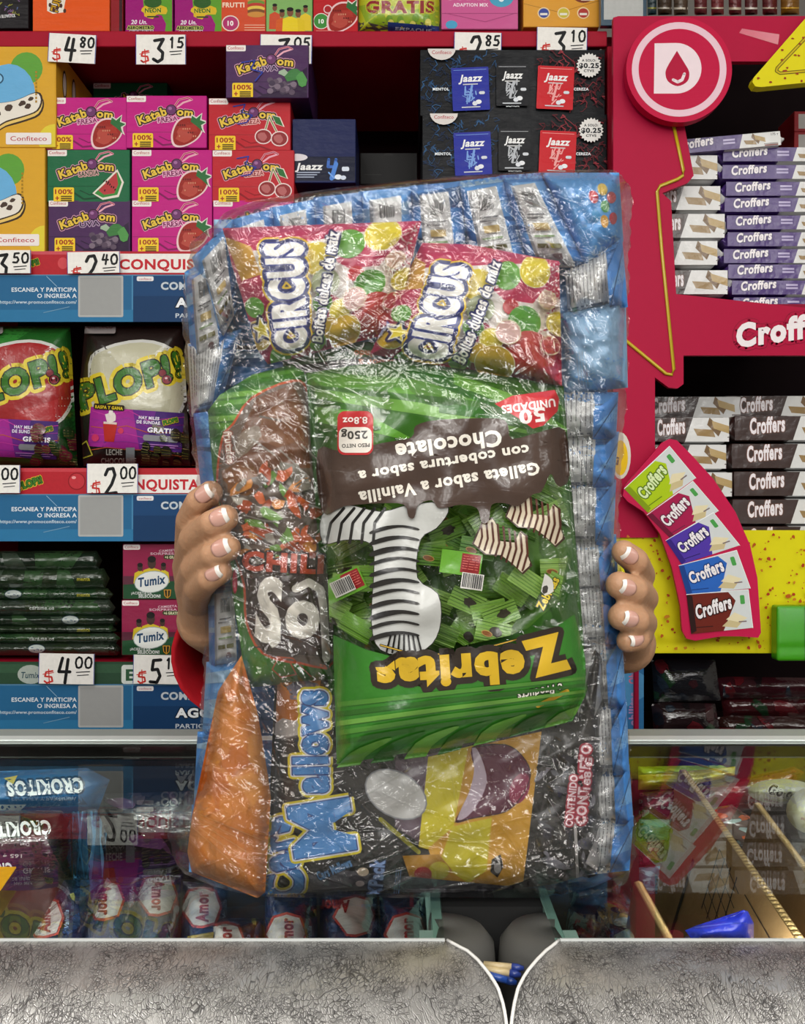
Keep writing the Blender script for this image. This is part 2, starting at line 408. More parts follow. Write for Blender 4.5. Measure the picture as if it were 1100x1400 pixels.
def bag(name, outline, mapf, t, fall, sp, col, mat, loc, label=None, cat=None, group=None, amp=0.0006, wl=40, seed=1, art=None,
        parent=None, back=0.6, amat=None, aeps=0.00009, pname='printed_front', clipto=None, L=None, kind=None):
    """closed sealed bag: front height field over the outline and a flatter back; mapf(xy, h)->3-D"""
    H = height_fn(outline, t, fall, amp, wl, seed)
    ol = densify(outline, sp); oa = np.array(ol)
    x0, y0 = oa.min(0); x1, y1 = oa.max(0)
    g = np.array([(x, y) for y in np.arange(y0 + sp * .5, y1, sp) for x in np.arange(x0 + sp * .5, x1, sp)]).reshape(-1, 2)
    g = g[inside(g, ol)]; g = g[pdist(g, ol) > sp * .45]
    pts = [Vector(p) for p in ol] + [Vector(p) for p in g.tolist()]
    n = len(ol)
    cv, ce, cf, *_ = geometry.delaunay_2d_cdt(pts, [(i, (i + 1) % n) for i in range(n)], [], 1, 1e-5)
    xy = np.array([v[:] for v in cv])
    f = np.array(cf); h = H(xy); hb = -t * back * (1 - np.exp(-pdist(xy, outline) / fall))
    h = np.maximum(h, hb + 1e-4)
    A = mapf(xy, h); B = mapf(xy, hb); m = len(xy)
    T = xy[f]; ar = (T[:, 1, 0] - T[:, 0, 0]) * (T[:, 2, 1] - T[:, 0, 1]) - (T[:, 1, 1] - T[:, 0, 1]) * (T[:, 2, 0] - T[:, 0, 0])
    f[ar > 0] = f[ar > 0][:, ::-1]
    o = mk(name, np.concatenate([A, B]) - np.array(loc), np.concatenate([f, f[:, ::-1] + m]), col, mat, parent, loc if parent is None else (0, 0, 0), True)
    bm = bmesh.new(); bm.from_mesh(o.data); bmesh.ops.remove_doubles(bm, verts=bm.verts[:], dist=1e-6); bm.to_mesh(o.data); bm.free()
    tag(o, label, cat, group, kind)
    if art is not None:
        if clipto is not None: art.clip(clipto)
        art.mesh(pname, lambda q, hh: mapf(q, H(q) + hh), amat or mat, o, loc, eps=aeps, L=L or sp * 1.05)
    o2 = o; o2['_h'] = 0
    del o2['_h']
    return o, H
def sm(pts, n=4, closed=True):
    """Catmull-Rom smoothing of an outline"""
    P_ = [np.array(p, float) for p in pts]; m = len(P_); out = []
    for i in range(m if closed else m - 1):
        g = (lambda k: P_[k % m]) if closed else (lambda k: P_[min(max(k, 0), m - 1)])
        a, b, c, d = g(i - 1), g(i), g(i + 1), g(i + 2)
        for k in range(n):
            t = k / n; out.append(tuple(.5 * ((2 * b) + (c - a) * t + (2 * a - 5 * b + 4 * c - d) * t * t + (3 * b - a - 3 * c + d) * t ** 3)))
    return out + ([] if closed else [tuple(P_[-1])])
def camf(d, zmin=None):          # mapping of photo pixels onto an upright sheet at distance d, h towards the viewer
    return lambda p, h: np.stack([(p[:, 0] - 550) / FL * (d - h), d - h, np.maximum(ZC - (p[:, 1] - 700) / FL * (d - h), -9 if zmin is None else zmin + .02 * h)], 1)
def flatf(z):         # the same onto a level sheet at height z seen from above, h upwards
    def f(p, h):
        zz = z + h; d = (ZC - zz) * FL / (p[:, 1] - 700)
        return np.stack([(p[:, 0] - 550) / FL * d, d, zz], 1)
    return f
def locf(k):          # art units k metres each, x right, y down, h towards -Y
    return lambda p, h: np.stack([p[:, 0] * k, -h, -p[:, 1] * k], 1)
# ------------------------------------------------------------------ setting
DS = 1.8                                   # distance of the wall shelving's front
MB().box(-3.2, 3.2, -8, 3.0, -0.05, 0, '9a9690').out('floor', 'concrete')['kind'] = 'structure'
MB().box(-3.2, 3.2, 2.6, 2.7, 0, 3.1, '7f7b76').out('wall_back', 'concrete')['kind'] = 'structure'
c_ = MB().box(-3.2, 3.2, -8, 3.0, 3.1, 3.2, 'd8d6d0').out('ceiling', 'concrete'); c_['kind'] = 'structure'

MB().box(-3.3, -3.2, -8, 2.7, 0, 3.1, 'b9b5ae').out('wall_left', 'concrete')['kind'] = 'structure'
MB().box(3.2, 3.3, -8, 2.7, 0, 3.1, 'b9b5ae').out('wall_right', 'concrete')['kind'] = 'structure'
def X(px, d=DS): return (px - 550) / FL * d
def Z(py, d=DS): return ZC - (py - 700) / FL * d
# wall shelving: red painted steel
red = 'a3122c'
sh = empty('shelving_unit', (X(300), DS, 0), 'red painted steel wall shelving behind the counter carrying the sweet boxes', 'shelving')
def shp(name, *b, c=red, bev=.002): return MB().box(*b, c, bev).out(name, 'paint', sh, (X(300), DS, 0)) if False else child_box(name, sh, b, c, bev)
def child_box(name, par, b, c, bev=.002, mat='paint'):
    L = par.location; x0, x1, y0, y1, z0, z1 = b
    m = MB().box(x0 - L.x, x1 - L.x, y0 - L.y, y1 - L.y, z0 - L.z, z1 - L.z, c, bev)
    return m.out(name, mat, par)
XL, XR = X(-110), X(829)
for zb in (44, 346, 642, 906):
    shp('shelf_board', XL, XR, DS - .002 if zb > 50 else DS + .008, DS + .46, Z(zb) - (.02 if zb > 50 else .004), Z(zb))
shp('board_lip', XL, XR, DS - .004, DS + .008, Z(65), Z(43.5))
child_box('back_panel', sh, (XL, XR, DS + .46, DS + .48, 0, 2.1), '1c0a0e', mat='matte')
shp('side_panel', XR, X(844), DS - .006, DS + .47, 0.0, Z(65))
shp('side_panel', XL - .02, XL, DS - .006, DS + .47, 0.0, 2.1)
shp('top_side_panel', XR + .01, X(845), DS + .05, DS + .47, Z(66), 2.1, c='6d0f20')
shp('base_plinth', XL, XR, DS + .02, DS + .45, 0, Z(1010), c='5c0f1c')

# ------------------------------------------------------------------ cartons
def carton(name, W, H, D, col, art, d, mat='wrapped_card', bev=.0015):
    k = d / FL
    o = MB().box(0, W * k, 0, D * k, 0, H * k, col, bev).out(name, mat)
    if art is not None:
        art.clip([(.8, .8), (W - .8, .8), (W - .8, H - .8), (.8, H - .8)])
        art.mesh('printed_front', lambda p, h: np.stack([p[:, 0] * k, -h, (H - p[:, 1]) * k], 1), mat, o, eps=.00003)
    return o
def place(o, px, pyb, d, rz=0, label=None, cat=None, group=None):
    o.location = P(px, pyb, d); o.rotation_euler = (0, 0, math.radians(rz)); return tag(o, label, cat, group)
def brandtag(a, x0, y0, x1, y1, s=7):
    a.rr(x0, y0, x1, y1, 2, 'eee6e2').text('Confiteco', (x0 + x1) / 2, (y0 + y1) / 2 + s * .33, s, 'b4333f', align='c', w=(x1 - x0) * .8, bold=.4); return a
def fruit(a, kind, x, y):
    if kind == 'strawberry':
        o = sm([(x - 14, y - 12), (x - 2, y - 19), (x + 14, y - 16), (x + 19, y - 4), (x + 12, y + 9), (x - 4, y + 18), (x - 17, y + 17), (x - 20, y + 4)], 4)
        a.poly([((p - x) * 1.13 + x, (q - y) * 1.13 + y) for p, q in o], 'e9c6c8'); a.poly([(x + 6, y - 24), (x + 12, y - 20), (x + 20, y - 26), (x + 19, y - 17), (x + 28, y - 14), (x + 20, y - 8), (x + 24, y + 2), (x + 12, y - 6), (x + 2, y - 14)], 'dcd6cc')
        a.poly(o, '98261e').blob(x - 5, y + 4, 11, 9, 'b4483c', 5, 12, .25).blob(x + 6, y - 5, 8, 6, 'a83226', 8, 10, .3); a.poly([(x + 6, y - 22), (x + 12, y - 18), (x + 19, y - 24), (x + 17, y - 16), (x + 25, y - 13), (x + 18, y - 9), (x + 21, y), (x + 12, y - 8), (x + 4, y - 14)], '2f6b3a')
        for i in range(14): a.ell(x - 13 + (i * 7) % 25, y - 9 + (i * 5) % 20, .9, 1.3, ('5c1512', 'c8866a')[i % 2])
    elif kind == 'cherry':
        a.line([(x - 8, y), (x - 1, y - 24), (x + 12, y + 2)], 3.5, 'e8c9c5'); a.line([(x - 8, y), (x - 1, y - 24), (x + 12, y + 2)], 1.5, '6e8a3e')
        a.poly([(x + 2, y - 27), (x + 14, y - 24), (x + 20, y - 10), (x + 8, y - 14)], 'e8d9cc'); a.poly([(x + 3, y - 26), (x + 13, y - 23), (x + 18, y - 11), (x + 8, y - 15)], '2e6d35')
        for dx, dy in ((-9, 3), (13, 6)):
            a.ell(x + dx, y + dy, 12, 10.5, 'ead0cf'); a.ell(x + dx, y + dy, 10.5, 9, '8d2a2c'); a.blob(x + dx - 1, y + dy + 1, 7, 6, 'b46262', 4, 10, .25)
    elif kind == 'melon':
        a.poly([(x - 22, y + 10), (x + 12, y - 23), (x + 21, y - 5), (x + 14, y + 15), (x - 8, y + 19)], 'e4ddd0')
        a.poly([(x - 19, y + 10), (x + 12, y - 19), (x + 18, y - 5), (x + 12, y + 12), (x - 8, y + 16)], '3a8a3c')
        a.poly([(x - 14, y + 6), (x + 11, y - 19), (x + 13, y - 2), (x + 8, y + 10), (x - 6, y + 12)], 'b43b3e')
        for i in range(9): a.ell(x - 6 + (i * 5) % 17, y - 7 + (i * 4) % 15, .9, 1.6, '2a1512', 20)
    else:
        for i in range(24): a.ell(x - 24 + (i * 7.3) % 34, y - 2 + (i * 4.7) % 17, 4.2, 3.8, ('5a4a5c', '43354a', '7a6a7a')[i % 3])
        a.blob(x + 8, y - 8, 11, 9, '3f7a40', 2, 11, .3); a.blob(x + 18, y - 2, 7, 10, '51934c', 6, 9, .3); a.blob(x - 6, y - 12, 7, 5, '9fb49a', 7, 9, .3)
def gum_art(base, dark, kind, flav, W=110, H=72, ft='f0b7d2', pen=False):
    a = Art(); a.rect(0, 0, W, H, base); a.rect(0, 50, W, 50.6, dark)
    a.poly([(40, H), (70, 60), (110, 30), (110, H)], dark if kind == 'grape' else base)
    a.line([(38, 60), (50, 68), (70, 66), (86, 72)], 2.5, dark); a.line([(45, 56), (58, 62), (70, 60)], 1.4, dark)
    brandtag(a, 0, 0, 27, 9, 6)
    wf = lambda t: np.stack([t[..., 0], t[..., 1] - 7 * np.sin(np.clip(t[..., 0] / 82, 0, 1) * 2.6) + 3], -1)
    a.line([(66, 15), (72, 6), (84, 3), (90, 6), (78, 10), (70, 16)], 2.4, 'e7a9ba'); a.line([(66, 15), (72, 6), (84, 3), (90, 6)], 1.2, 'a02440')
    o = ((2.6, 'dba0b4'), (1.7, '2a1a1c'))
    a.text('Katab', 18, 40, 16, 'e3bf45', rot=-20, w=41, outline=o, bold=2)
    a.text('om', 69, 27, 15, 'e3bf45', rot=6, w=22, outline=o, bold=2)
    a.ell(61.5, 20, 7.5, 7.5, '2a1a1c'); a.ell(61.5, 20, 6.4, 6.4, '6b3567'); a.ell(60, 18, 2.6, 2.2, 'a06a9c')
    a.text(flav, 57, 36, 9.5, dark, rot=-6, align='c', w=27, outline=((1.1, ft),), bold=1)
    fruit(a, kind, 84, 50)
    a.rr(9, 52, 37, 76, 2, 'f0c92c'); a.text('100%', 23, 61, 9, '9a1c1c', align='c', w=24, bold=1.5)
    a.rect(11.5, 66, 16.5, 67.4, 'a02020').rect(13.3, 64, 14.7, 69.5, 'a02020')
    for i in range(3): a.rect(19, 63.5 + 2.7 * i, 34, 65.2 + 2.7 * i, '4a3d12')
    if pen: a.line([(34, 12), (50, 9), (46, 20), (60, 24), (52, 34), (40, 36)], 1.6, '28399a')
    return a
gumlab = 'carton of chewing gum'
GUM = {'pink': carton('gum_box', 110, 72, 150, 'b5127c', gum_art('c0187f', '7d0c55', 'strawberry', 'FRESA'), DS),
       'red': carton('gum_box', 112, 72, 150, 'b3202b', gum_art('bb222d', '8c0f1c', 'cherry', 'CEREZA', 112, 72, 'e8b4b0', True), DS),
       'green': carton('gum_box', 113, 72, 150, '15573a', gum_art('1a6640', '0e4429', 'melon', 'SANDIA', 113, 72, 'd9a7a5'), DS),
       'purple': carton('gum_box', 112, 72, 150, '43254e', gum_art('4a2a56', '2d1638', 'grape', 'UVA', 112, 72, 'b79ab8'), DS)}
used = set()
def gum(kind, px, pyb, label, d=DS, rz=0):
    o = GUM[kind]
    if kind in used: o = copy_tree(o)
    used.add(kind); return place(o, px, pyb, d, rz, label, 'gum box', 'fruit gum cartons on the upper shelf')
g_ = 'pink strawberry gum carton '
gum('pink', 63, 205, g_ + 'on top of the green watermelon carton')
gum('pink', 172.5, 202.5, g_ + 'in the middle of the topmost full row')
gum('pink', 180, 276.5, g_ + 'second from the top of its column, right of the watermelon carton')
gum('pink', 180, 345.5, g_ + 'standing on the shelf board beside the purple grape carton')
gum('red', 285, 206, 'red cherry gum carton with blue pen marks under the raised grape carton')
gum('red', 290, 277, 'red cherry gum carton just above the wrapped bundle, second from top')
gum('pink', 291, 345.5, g_ + 'mostly hidden behind the top left corner of the wrapped bundle')
gum('green', 64.5, 276.5, 'green watermelon gum carton between the pink and purple cartons at left')
gum('green', 127, 178, 'dim green gum carton lying deeper in the shelf behind the front row', 1.998)
gum('purple', 66, 345.5, 'purple grape gum carton at the bottom left of the gum stack')
gum('purple', 308.5, 134, 'purple grape gum carton alone on top, blue pen scribble on it', DS - .02)
for o_ in [q for q in COL.objects if q.name.startswith('gum_box') and 'alone on top' in q.get('label', '')]:
    a = Art(); a.line([(22, 25), (40, 22), (34, 34), (50, 38), (40, 50)], 1.8, '28399a'); k_ = DS / FL
    a.mesh('pen_mark', lambda p, h: np.stack([p[:, 0] * k_, -h, (72 - p[:, 1]) * k_], 1), 'printed_card', o_, base=.003)
# yellow biscuit cartons
def yellow_art(sh_):
    a = Art(); a.rect(0, 0, 150, 140, 'd9a42c'); a.ell(112 + sh_, 30, 22, 22, '5fa03a'); a.ell(88 + sh_, 66, 36, 42, '6aaedb')
    a.ell(72 + sh_, 44, 9, 8, '27506e').ell(72 + sh_, 44, 7, 6, '87c0e4')
    a.ell(150, 128, 22, 22, 'e0cc3a')
    o = [(46, 92), (60, 80), (96, 74), (126, 62), (134, 72), (128, 88), (110, 96), (84, 104), (66, 114), (50, 106)]
    o = [(x + sh_, y) for x, y in o]
    o = sm(o, 3); a.poly([(x + (x > 90) * 2, y + 6) for x, y in o], '3a2a1c'); a.poly([(x, y + 4) for x, y in o], 'e6c36c'); a.poly(o, '3a2a1c')
    a.poly([((x - 90 - sh_) * .94 + 90 + sh_, (y - 90) * .9 + 89) for x, y in o], 'e9e2d6')
    for x, y, s_ in ((72, 92, 6), (66, 100, 4), (106, 78, 5), (118, 72, 4), (114, 82, 5), (88, 84, 6)): a.blob(x + sh_, y, s_, s_ * .7, '4b3a30', x, 8, .2, -20)
    for i in range(9): a.rect(124 + sh_ * .5, 34 + i * 5, 126.5 + sh_ * .5, 37 + i * 5, 'a8801f')
    brandtag(a, 84 + sh_ * .6, 118, 146 + sh_ * .3, 134, 9); return a
yb1 = carton('biscuit_box', 152, 138, 190, 'd9a42c', yellow_art(0), DS); place(yb1, -76, 201.8, DS - .006, 0, 'yellow biscuit carton with green disc, upper one at the left edge', 'biscuit box', 'yellow biscuit cartons')
yb2 = carton('biscuit_box', 150, 142, 190, 'd9a42c', yellow_art(-12), DS); place(yb2, -89, 344.4, DS - .006, 0, 'yellow biscuit carton with green disc, lower one resting on the shelf board', 'biscuit box', 'yellow biscuit cartons')
a = Art()
for i, (x, y) in enumerate(((35, 40), (48, 75), (75, 35), (105, 60), (130, 45))): a.ell(x, y, 9, 20, '2a2018').ell(x, y, 6.5, 16, 'd9d0c2')
k_ = DS / FL; a.mesh('printed_side', lambda p, h: np.stack([152 * k_ + h, p[:, 0] * k_, (140 - p[:, 1]) * k_], 1), 'wrapped_card', yb1)
# mint cartons
def mint_art(W=250):
    a = Art(); a.rect(0, 0, W, 90, '0d0f14')
    r = random.Random(5)
    for i in range(90):
        x = r.uniform(4, 100); y = r.uniform(8, 80); p = [(x, y)]
        for _ in range(4): p.append((p[-1][0] + r.uniform(-7, 7), p[-1][1] + r.uniform(-7, 7)))
        a.line(p, r.uniform(.5, 1.3), r.choice(('13294a', '1c3f66', '0f1f3a', '2a5580')))
    for i in range(90):
        x = r.uniform(165, W - 4); y = r.uniform(8, 80); p = [(x, y)]
        for _ in range(4): p.append((p[-1][0] + r.uniform(-7, 7), p[-1][1] + r.uniform(-7, 7)))
        a.line(p, r.uniform(.5, 1.3), r.choice(('5a1420', '7a1c28', '3a0c14', '96303a')))
    a.ell(29, 0, 19, 16, 'ddd6d2'); a.text('Confiteco', 29, 8, 7, 'b4333f', align='c', w=26, bold=.4)
    a.text('MENTOL', 17, 57, 5, 'e8eef2', w=22, bold=2); a.text('BLACK', 116, 79, 5, 'e8eef2', w=18, bold=2); a.text('CEREZA', 207, 57, 5, 'e8eef2', w=20, bold=2)
    for x, y, W2, H2, c, c2, rt in ((68, 55, 50, 58, '26309a', '7aa0e0', -2.5), (124, 50, 43, 56, '14151a', 'b9bcc2', 0), (182, 54, 49, 58, 'c8202a', 'f0a8a6', 2.5)):
        b = Art(); b.rr(-W2 / 2, -H2 / 2, W2 / 2, H2 / 2, 1.5, c); b.rect(-W2 / 2 + 3, -H2 / 2 + 3, W2 / 2 - 3, -H2 / 2 + 3.6, c2)
        b.text('Jaazz', 0, -H2 / 2 + 19, 13, 'f2f2f2', align='c', w=W2 * .62, shear=.25, bold=2); b.rect(-10, -H2 / 2 + 22, 10, -H2 / 2 + 23.5, 'cccccc')
        q = random.Random(int(x))
        for _ in range(16):
            u, v = q.uniform(-7, 7), q.uniform(-4, 17); b.line([(u, v), (u + q.uniform(-6, 6), v + q.uniform(-8, 8))], q.uniform(.7, 2), c2)
        b.line([(-7, -3), (-8, 8), (0, 8)], 2, c2).line([(2, -4), (-3, 17)], 3, c2).ell(10, 18, 4, 3, 'eef0f4').ell(5, 20, 3.5, 3, 'dfe3ea'); b.rr(11, 4, 19, 8, 2, 'd8dce2'); b.rect(-13, 24, 12, 25.4, 'cfd3da')
        a.affine(b, x, y, rot=rt)
    a.poly([(227 + (17 if i % 2 else 14.5) * math.cos(i * math.pi / 22), 24 + (17 if i % 2 else 14.5) * math.sin(i * math.pi / 22)) for i in range(44)], 'eceae6')
    a.text('A SOLO:', 227, 19, 4.6, '22242a', align='c', w=19, bold=2).text('$0.25', 227, 27.5, 9, '22242a', align='c', w=27, bold=2.5).text('CTVS', 227, 33, 4.6, '22242a', align='c', w=14, bold=2)
    return a
mb = carton('mint_box', 250, 90, 150, '0c0d11', mint_art(), DS)
place(mb, 577, 247, DS - .02, 0, 'long black mint carton with three sachets pictured, lower of the two', 'mint box', 'black mint cartons')
m2 = copy_tree(mb); place(m2, 574, 158.8, DS - .02, 0, 'long black mint carton with three sachets pictured, stacked on the other', 'mint box', 'black mint cartons')
a = Art(); a.rect(0, 0, 87, 85, '1b2350').rect(0, 52, 87, 85, '10152e'); a.ell(6, 53, 15, 5, 'e0dbe0'); a.text('Jaazz', 4, 70, 13, 'f2f2f2', w=37, shear=.2, bold=2)
for i in range(3): a.rect(6, 73 + i * 3.2, 38 - i * 4, 74.4 + i * 3.2, 'aab4cc')
a.line([(50, 56), (49, 66), (58, 66), (60, 56)], 4, '3f6ec4').line([(60, 62), (54, 82)], 6, '4f86d8').rr(68, 66, 78, 72, 2, 'dde6f4').ell(63, 80, 5, 3.5, 'e8eef8').ell(70, 81, 4, 3, 'd5def0').line([(50, 74), (58, 82)], 2, '7aa8ea')
o = carton('mint_display_box', 87, 88, 120, '1b2350', a, DS); place(o, 399.5, 250, DS + .01, 0, 'navy blue mint display carton beside the cherry gum cartons', 'mint box')
a = Art(); a.rect(0, 0, 80, 40, '131212').rect(34, 0, 46, 4, '1f1e1e').rect(6, 30, 30, 31, '2a2a2a')
o = carton('plain_box', 80, 44, 110, '131212', a, DS + .12, 'printed_card'); place(o, 492, 252, DS + .16, 0, 'plain black carton between the navy display and the mint cartons', 'box')

# ------------------------------------------------------------------ top shelf, cut by the frame edge
def top(name, x0, x1, yb, Hh, col, art, label, cat='sweet box', d=DS + .01, mat='wrapped_card', D=120):
    o = carton(name, x1 - x0, Hh, D, col, art, d, mat); return place(o, x0, yb, d, 0, label, cat)
H_ = 110
def ty(y): return y + H_ - 44          # photo row y on the top shelf, into art units (bottom edge at row 44)
a = Art(); a.rect(0, 0, 41, H_, '191519'); r = random.Random(3)
for i in range(60):
    x, y = r.uniform(0, 41), r.uniform(0, 95); a.line([(x, y), (x + r.uniform(-4, 4), y + r.uniform(-4, 4)), (x + r.uniform(-4, 4), y)], 1, r.choice(('7a5a86', '8a8a3a', '9a3a70', '586a9a')))
a.text('ATTA BLOWSTICK', 1, ty(31), 6, 'd8d8d8', w=29, bold=2, rot=-4)
top('candy_box', -8, 39, 39, H_, '191519', a, 'black candy carton with small coloured doodles at the top left corner')
a = Art(); a.rect(0, 0, 108, H_, 'e0561a').poly([(19, 40), (50, 40), (42, ty(18)), (28, ty(20)), (20, ty(16))], 'e8ded0').text('FUNNY', 34, ty(18), 14, 'c99a1a', rot=-75, bold=2, outline=((1, '3a2a20'),), w=40)
for i in range(5): a.ell(24 + i * 5, ty(8 + (i * 7) % 10), 2, 3, '4a2a20')
top('candy_box', 44.5, 150, 43, H_, 'd2501a', a, 'orange candy carton standing left on the top shelf')
a = Art(); a.rect(0, 0, 20, H_, '8c1c24').rect(12, 0, 20, H_, '3a1a20'); top('candy_box', 151, 168, 46, H_, '8c1c24', a, 'narrow dark red carton beside the orange candy carton')
def pinkgreen():
    a = Art(); a.rect(0, 0, 66, H_, '9a1273').poly([(66, 30), (66, H_), (54, H_), (56, ty(30)), (50, ty(18)), (26, ty(14)), (22, 30)], '5d9a2c')
    a.blob(38, ty(12), 15, 9, 'd8b428', 2, 16, .35); a.text('NEON', 38, ty(14), 8, '2e6a28', align='c', bold=2, w=22, outline=((.8, 'e0c23a'),)); a.rect(30, ty(19), 46, ty(21), '26421c').ell(38, ty(0), 12, 8, '2e5a24')
    a.text('20 Un.', 8, ty(30), 8, 'f0e6ee', w=22, shear=.2, bold=1.5); a.text('AEROMETRO', 3, ty(37), 6, '2c2a20', w=36, bold=2.5, outline=((.8, 'b8c060'),)); a.text('QUE PRENDE', 6, ty(43), 6, '2c2a20', w=32, bold=2.5, outline=((.8, 'cfc3cf'),)); return a
pg = top('candy_box', 171, 236, 47, H_, '9a1273', pinkgreen(), 'magenta and green candy carton, left one of the pair', 'sweet box'); pg['group'] = 'magenta and green cartons'
p2 = copy_tree(pg); p2.location = P(238.5, 47.5, DS + .01); tag(p2, 'magenta and green candy carton, right one beside the orange burger carton')
a = Art(); a.rect(0, 0, 66, H_, 'cf4a26').text('FRUTTI', 4, ty(6), 9, 'f0d8c0', w=30, bold=2).ell(15, ty(28), 12, 11, 'e6d8cc').ell(15, ty(28), 10.5, 9.5, 'b0306a').text('10', 15, ty(31), 9, 'f4f0ee', align='c', bold=2)
for i, c in enumerate(('c98a3a', '6a8f34', 'b8382a', 'e0c050', '7a4a24', 'c98a3a')): a.ell(50, ty(-4 + i * 4), 12, 4, c)
for i in range(3): a.rect(34, ty(30 + i * 3.4), 62, ty(31 + i * 3.4), 'e8b49a')
top('candy_box', 300, 363, 48, H_, 'cf4a26', a, 'orange fruit candy carton with a round number ten badge')
a = Art(); a.rect(0, 0, 66, H_, '7fae62')
for x, y, s_, c in ((12, 14, .8, 'c84a26'), (54, 16, .8, 'e0c22c'), (22, 22, .9, 'd05a20'), (44, 22, .95, 'dcbf20'), (33, 20, 1.1, 'e6cc24')):
    a.poly([(x - 10 * s_, ty(y + 22)), (x - 9 * s_, ty(y + 2)), (x, ty(y - 2)), (x + 9 * s_, ty(y + 2)), (x + 10 * s_, ty(y + 22))], c); a.ell(x, ty(y - 7), 4 * s_, 5.5 * s_, '7a4c34').ell(x, ty(y - 11), 4.2 * s_, 2.6 * s_, '1c1614')
a.rect(10, ty(40), 58, H_, '3c5a34'); top('candy_box', 363.5, 427, 48, H_, '7fae62', a, 'pale green carton picturing a group in yellow shirts')
a = Art(); a.rect(0, 0, 62, H_, 'b81c24').ell(11, ty(25), 11, 11, 'e6e0d8').ell(11, ty(25), 10, 10, '3d8a3a').text('10', 11, ty(28), 8, 'f4f4f0', align='c', bold=2); fruit(a, 'strawberry', 41, ty(20)); a.ell(20, ty(9), 6, 6, 'e9c6c8').ell(20, ty(9), 4.6, 4.6, 'a8242a')
for i in range(3): a.rect(4, ty(38 + i * 3), 28, ty(39 + i * 3), 'd87a70')
a.rect(36, ty(41), 58, ty(45), 'b89a90'); top('candy_box', 428, 489, 48, H_, 'b81c24', a, 'red strawberry candy carton beside the yellow bag on the top shelf')
# yellow bag GRATIS
a = Art(); a.rect(480, -80, 610, 60, 'b9c42c').rect(480, 30, 610, 60, '4c4a46').poly([(490, 8), (520, 4), (560, 14), (600, 8), (600, 40), (560, 44), (500, 30)], '8fae2a')
a.text('GRATIS', 500, 17, 22, '8c1420', w=94, bold=3, rot=0, outline=((1.2, 'c8c83c'),))
for i in range(12): a.ell(530 + (i * 17) % 66, 20 + (i * 7) % 22, 4.5, 5.5, ('c8cc3a', '6f9a2a', 'd8d060')[i % 3])
a.poly([(530, 30), (600, 36), (600, 52), (530, 48)], '1f3a78'); a.text('EMPAQUE', 540, 41, 6, 'c8d4e8', w=50, rot=4, bold=1)
def bagpx(name, ol, d, t, sp, col, mat, label, cat, art, clip=None, **k):
    cx = sum(p[0] for p in ol) / len(ol); by = max(p[1] for p in ol)
    return bag(name, ol, camf(d), t, k.pop('fall', 12), sp, col, mat, tuple(P(cx, by, d)), label, cat, art=art, clipto=clip or ol, **k)[0]
bagpx('candy_bag', [(490, -70), (600, -70), (601, 49), (580, 47), (545, 45), (490, 43)], DS + .02, .03, 7, 'b9c42c', 'printed_film', 'yellow green candy bag marked free, hanging over the top board', 'candy bag', a, seed=4)
a = Art(); a.rect(0, 0, 106, H_, 'c85a92').rect(0, ty(22), 106, ty(23), 'a04074').rect(0, 20, 106, ty(2), 'b04c84').text('GUDIS', 4, ty(3), 20, 'f4f0f4', w=60, bold=3).text('ADAPTION MIX', 16, ty(13), 6.5, 'f0dce6', w=48, bold=1.5).ell(82, ty(0), 17, 14, '4aa0c0').text('6', 82, ty(6), 15, 'f0f4f6', align='c', bold=2).ell(14, ty(38), 8, 6, '4aa0c8').line([(5, ty(22)), (60, ty(34)), (102, ty(22))], .8, 'a04074')
top('candy_box', 603, 708, 40, H_, 'c85a92', a, 'pink sweet carton in clear wrap above the second price card from right')
a = Art(); a.rect(0, 0, 104, H_, 'd99a34').line([(0, ty(12)), (50, ty(24)), (104, ty(8))], .8, 'a87020').ell(82, ty(3), 13, 8, '7a3a28').rr(78, ty(-1), 98, ty(8), 2, 'e8d8c0').text('$0.10', 88, ty(6), 7, '8c2420', align='c', bold=1, w=17)
for x, c in ((28, '3a4a9a'), (55, 'c8b83a'), (82, 'b03a34')): a.ell(x, ty(25), 8.5, 8, 'e8d0a0').ell(x, ty(25), 7, 6.5, c).rect(x - 5, ty(25), x + 5, ty(28), 'e8e4d8')
top('candy_box', 715, 819, 37, H_, 'd99a34', a, 'amber sweet carton in clear wrap above the rightmost price card')
# framed scan sign (its square code is left blank)
sg = MB().box(0, 62 * k_, 0, .012, 0, 110 * k_, '1f4156', .001).out('scan_sign', 'plastic'); place(sg, 821, 35, DS - .02, 0, 'dark blue bordered sign with a pale square beside the round red logo', 'sign')
Art().rect(4, 0, 57, 78 + 24, 'b4b6b4').mesh('pale_panel', lambda p, h: np.stack([p[:, 0] * k_, -h, (110 - p[:, 1]) * k_], 1), 'printed_card', sg)

# ------------------------------------------------------------------ price cards with brushed figures
DG = {'0': [[(.5, 0), (.15, .2), (.05, .55), (.2, .95), (.5, 1), (.8, .9), (.95, .5), (.85, .12), (.5, 0)]], '1': [[(.3, .2), (.55, 0), (.5, 1)]],
      '2': [[(.1, .25), (.3, .03), (.7, 0), (.85, .25), (.6, .6), (.1, .98), (.95, .92)]], '3': [[(.15, .08), (.85, .02), (.45, .42), (.8, .6), (.75, .88), (.4, 1), (.05, .88)]],
      '4': [[(.35, .0), (.1, .55), (.9, .55)], [(.75, .05), (.55, 1)]], '5': [[(.9, .02), (.3, .05), (.2, .45), (.65, .42), (.85, .7), (.6, .97), (.05, .95)]],
      '8': [[(.8, .1), (.4, 0), (.15, .2), (.8, .7), (.6, 1), (.2, .95), (.15, .7), (.8, .3), (.8, .1)]]}
def digit(a, ch, x, y, w_, h_, t, c):
    for st in DG[ch]: a.line([(x + u * w_, y + v * h_) for u, v in st], t, c)
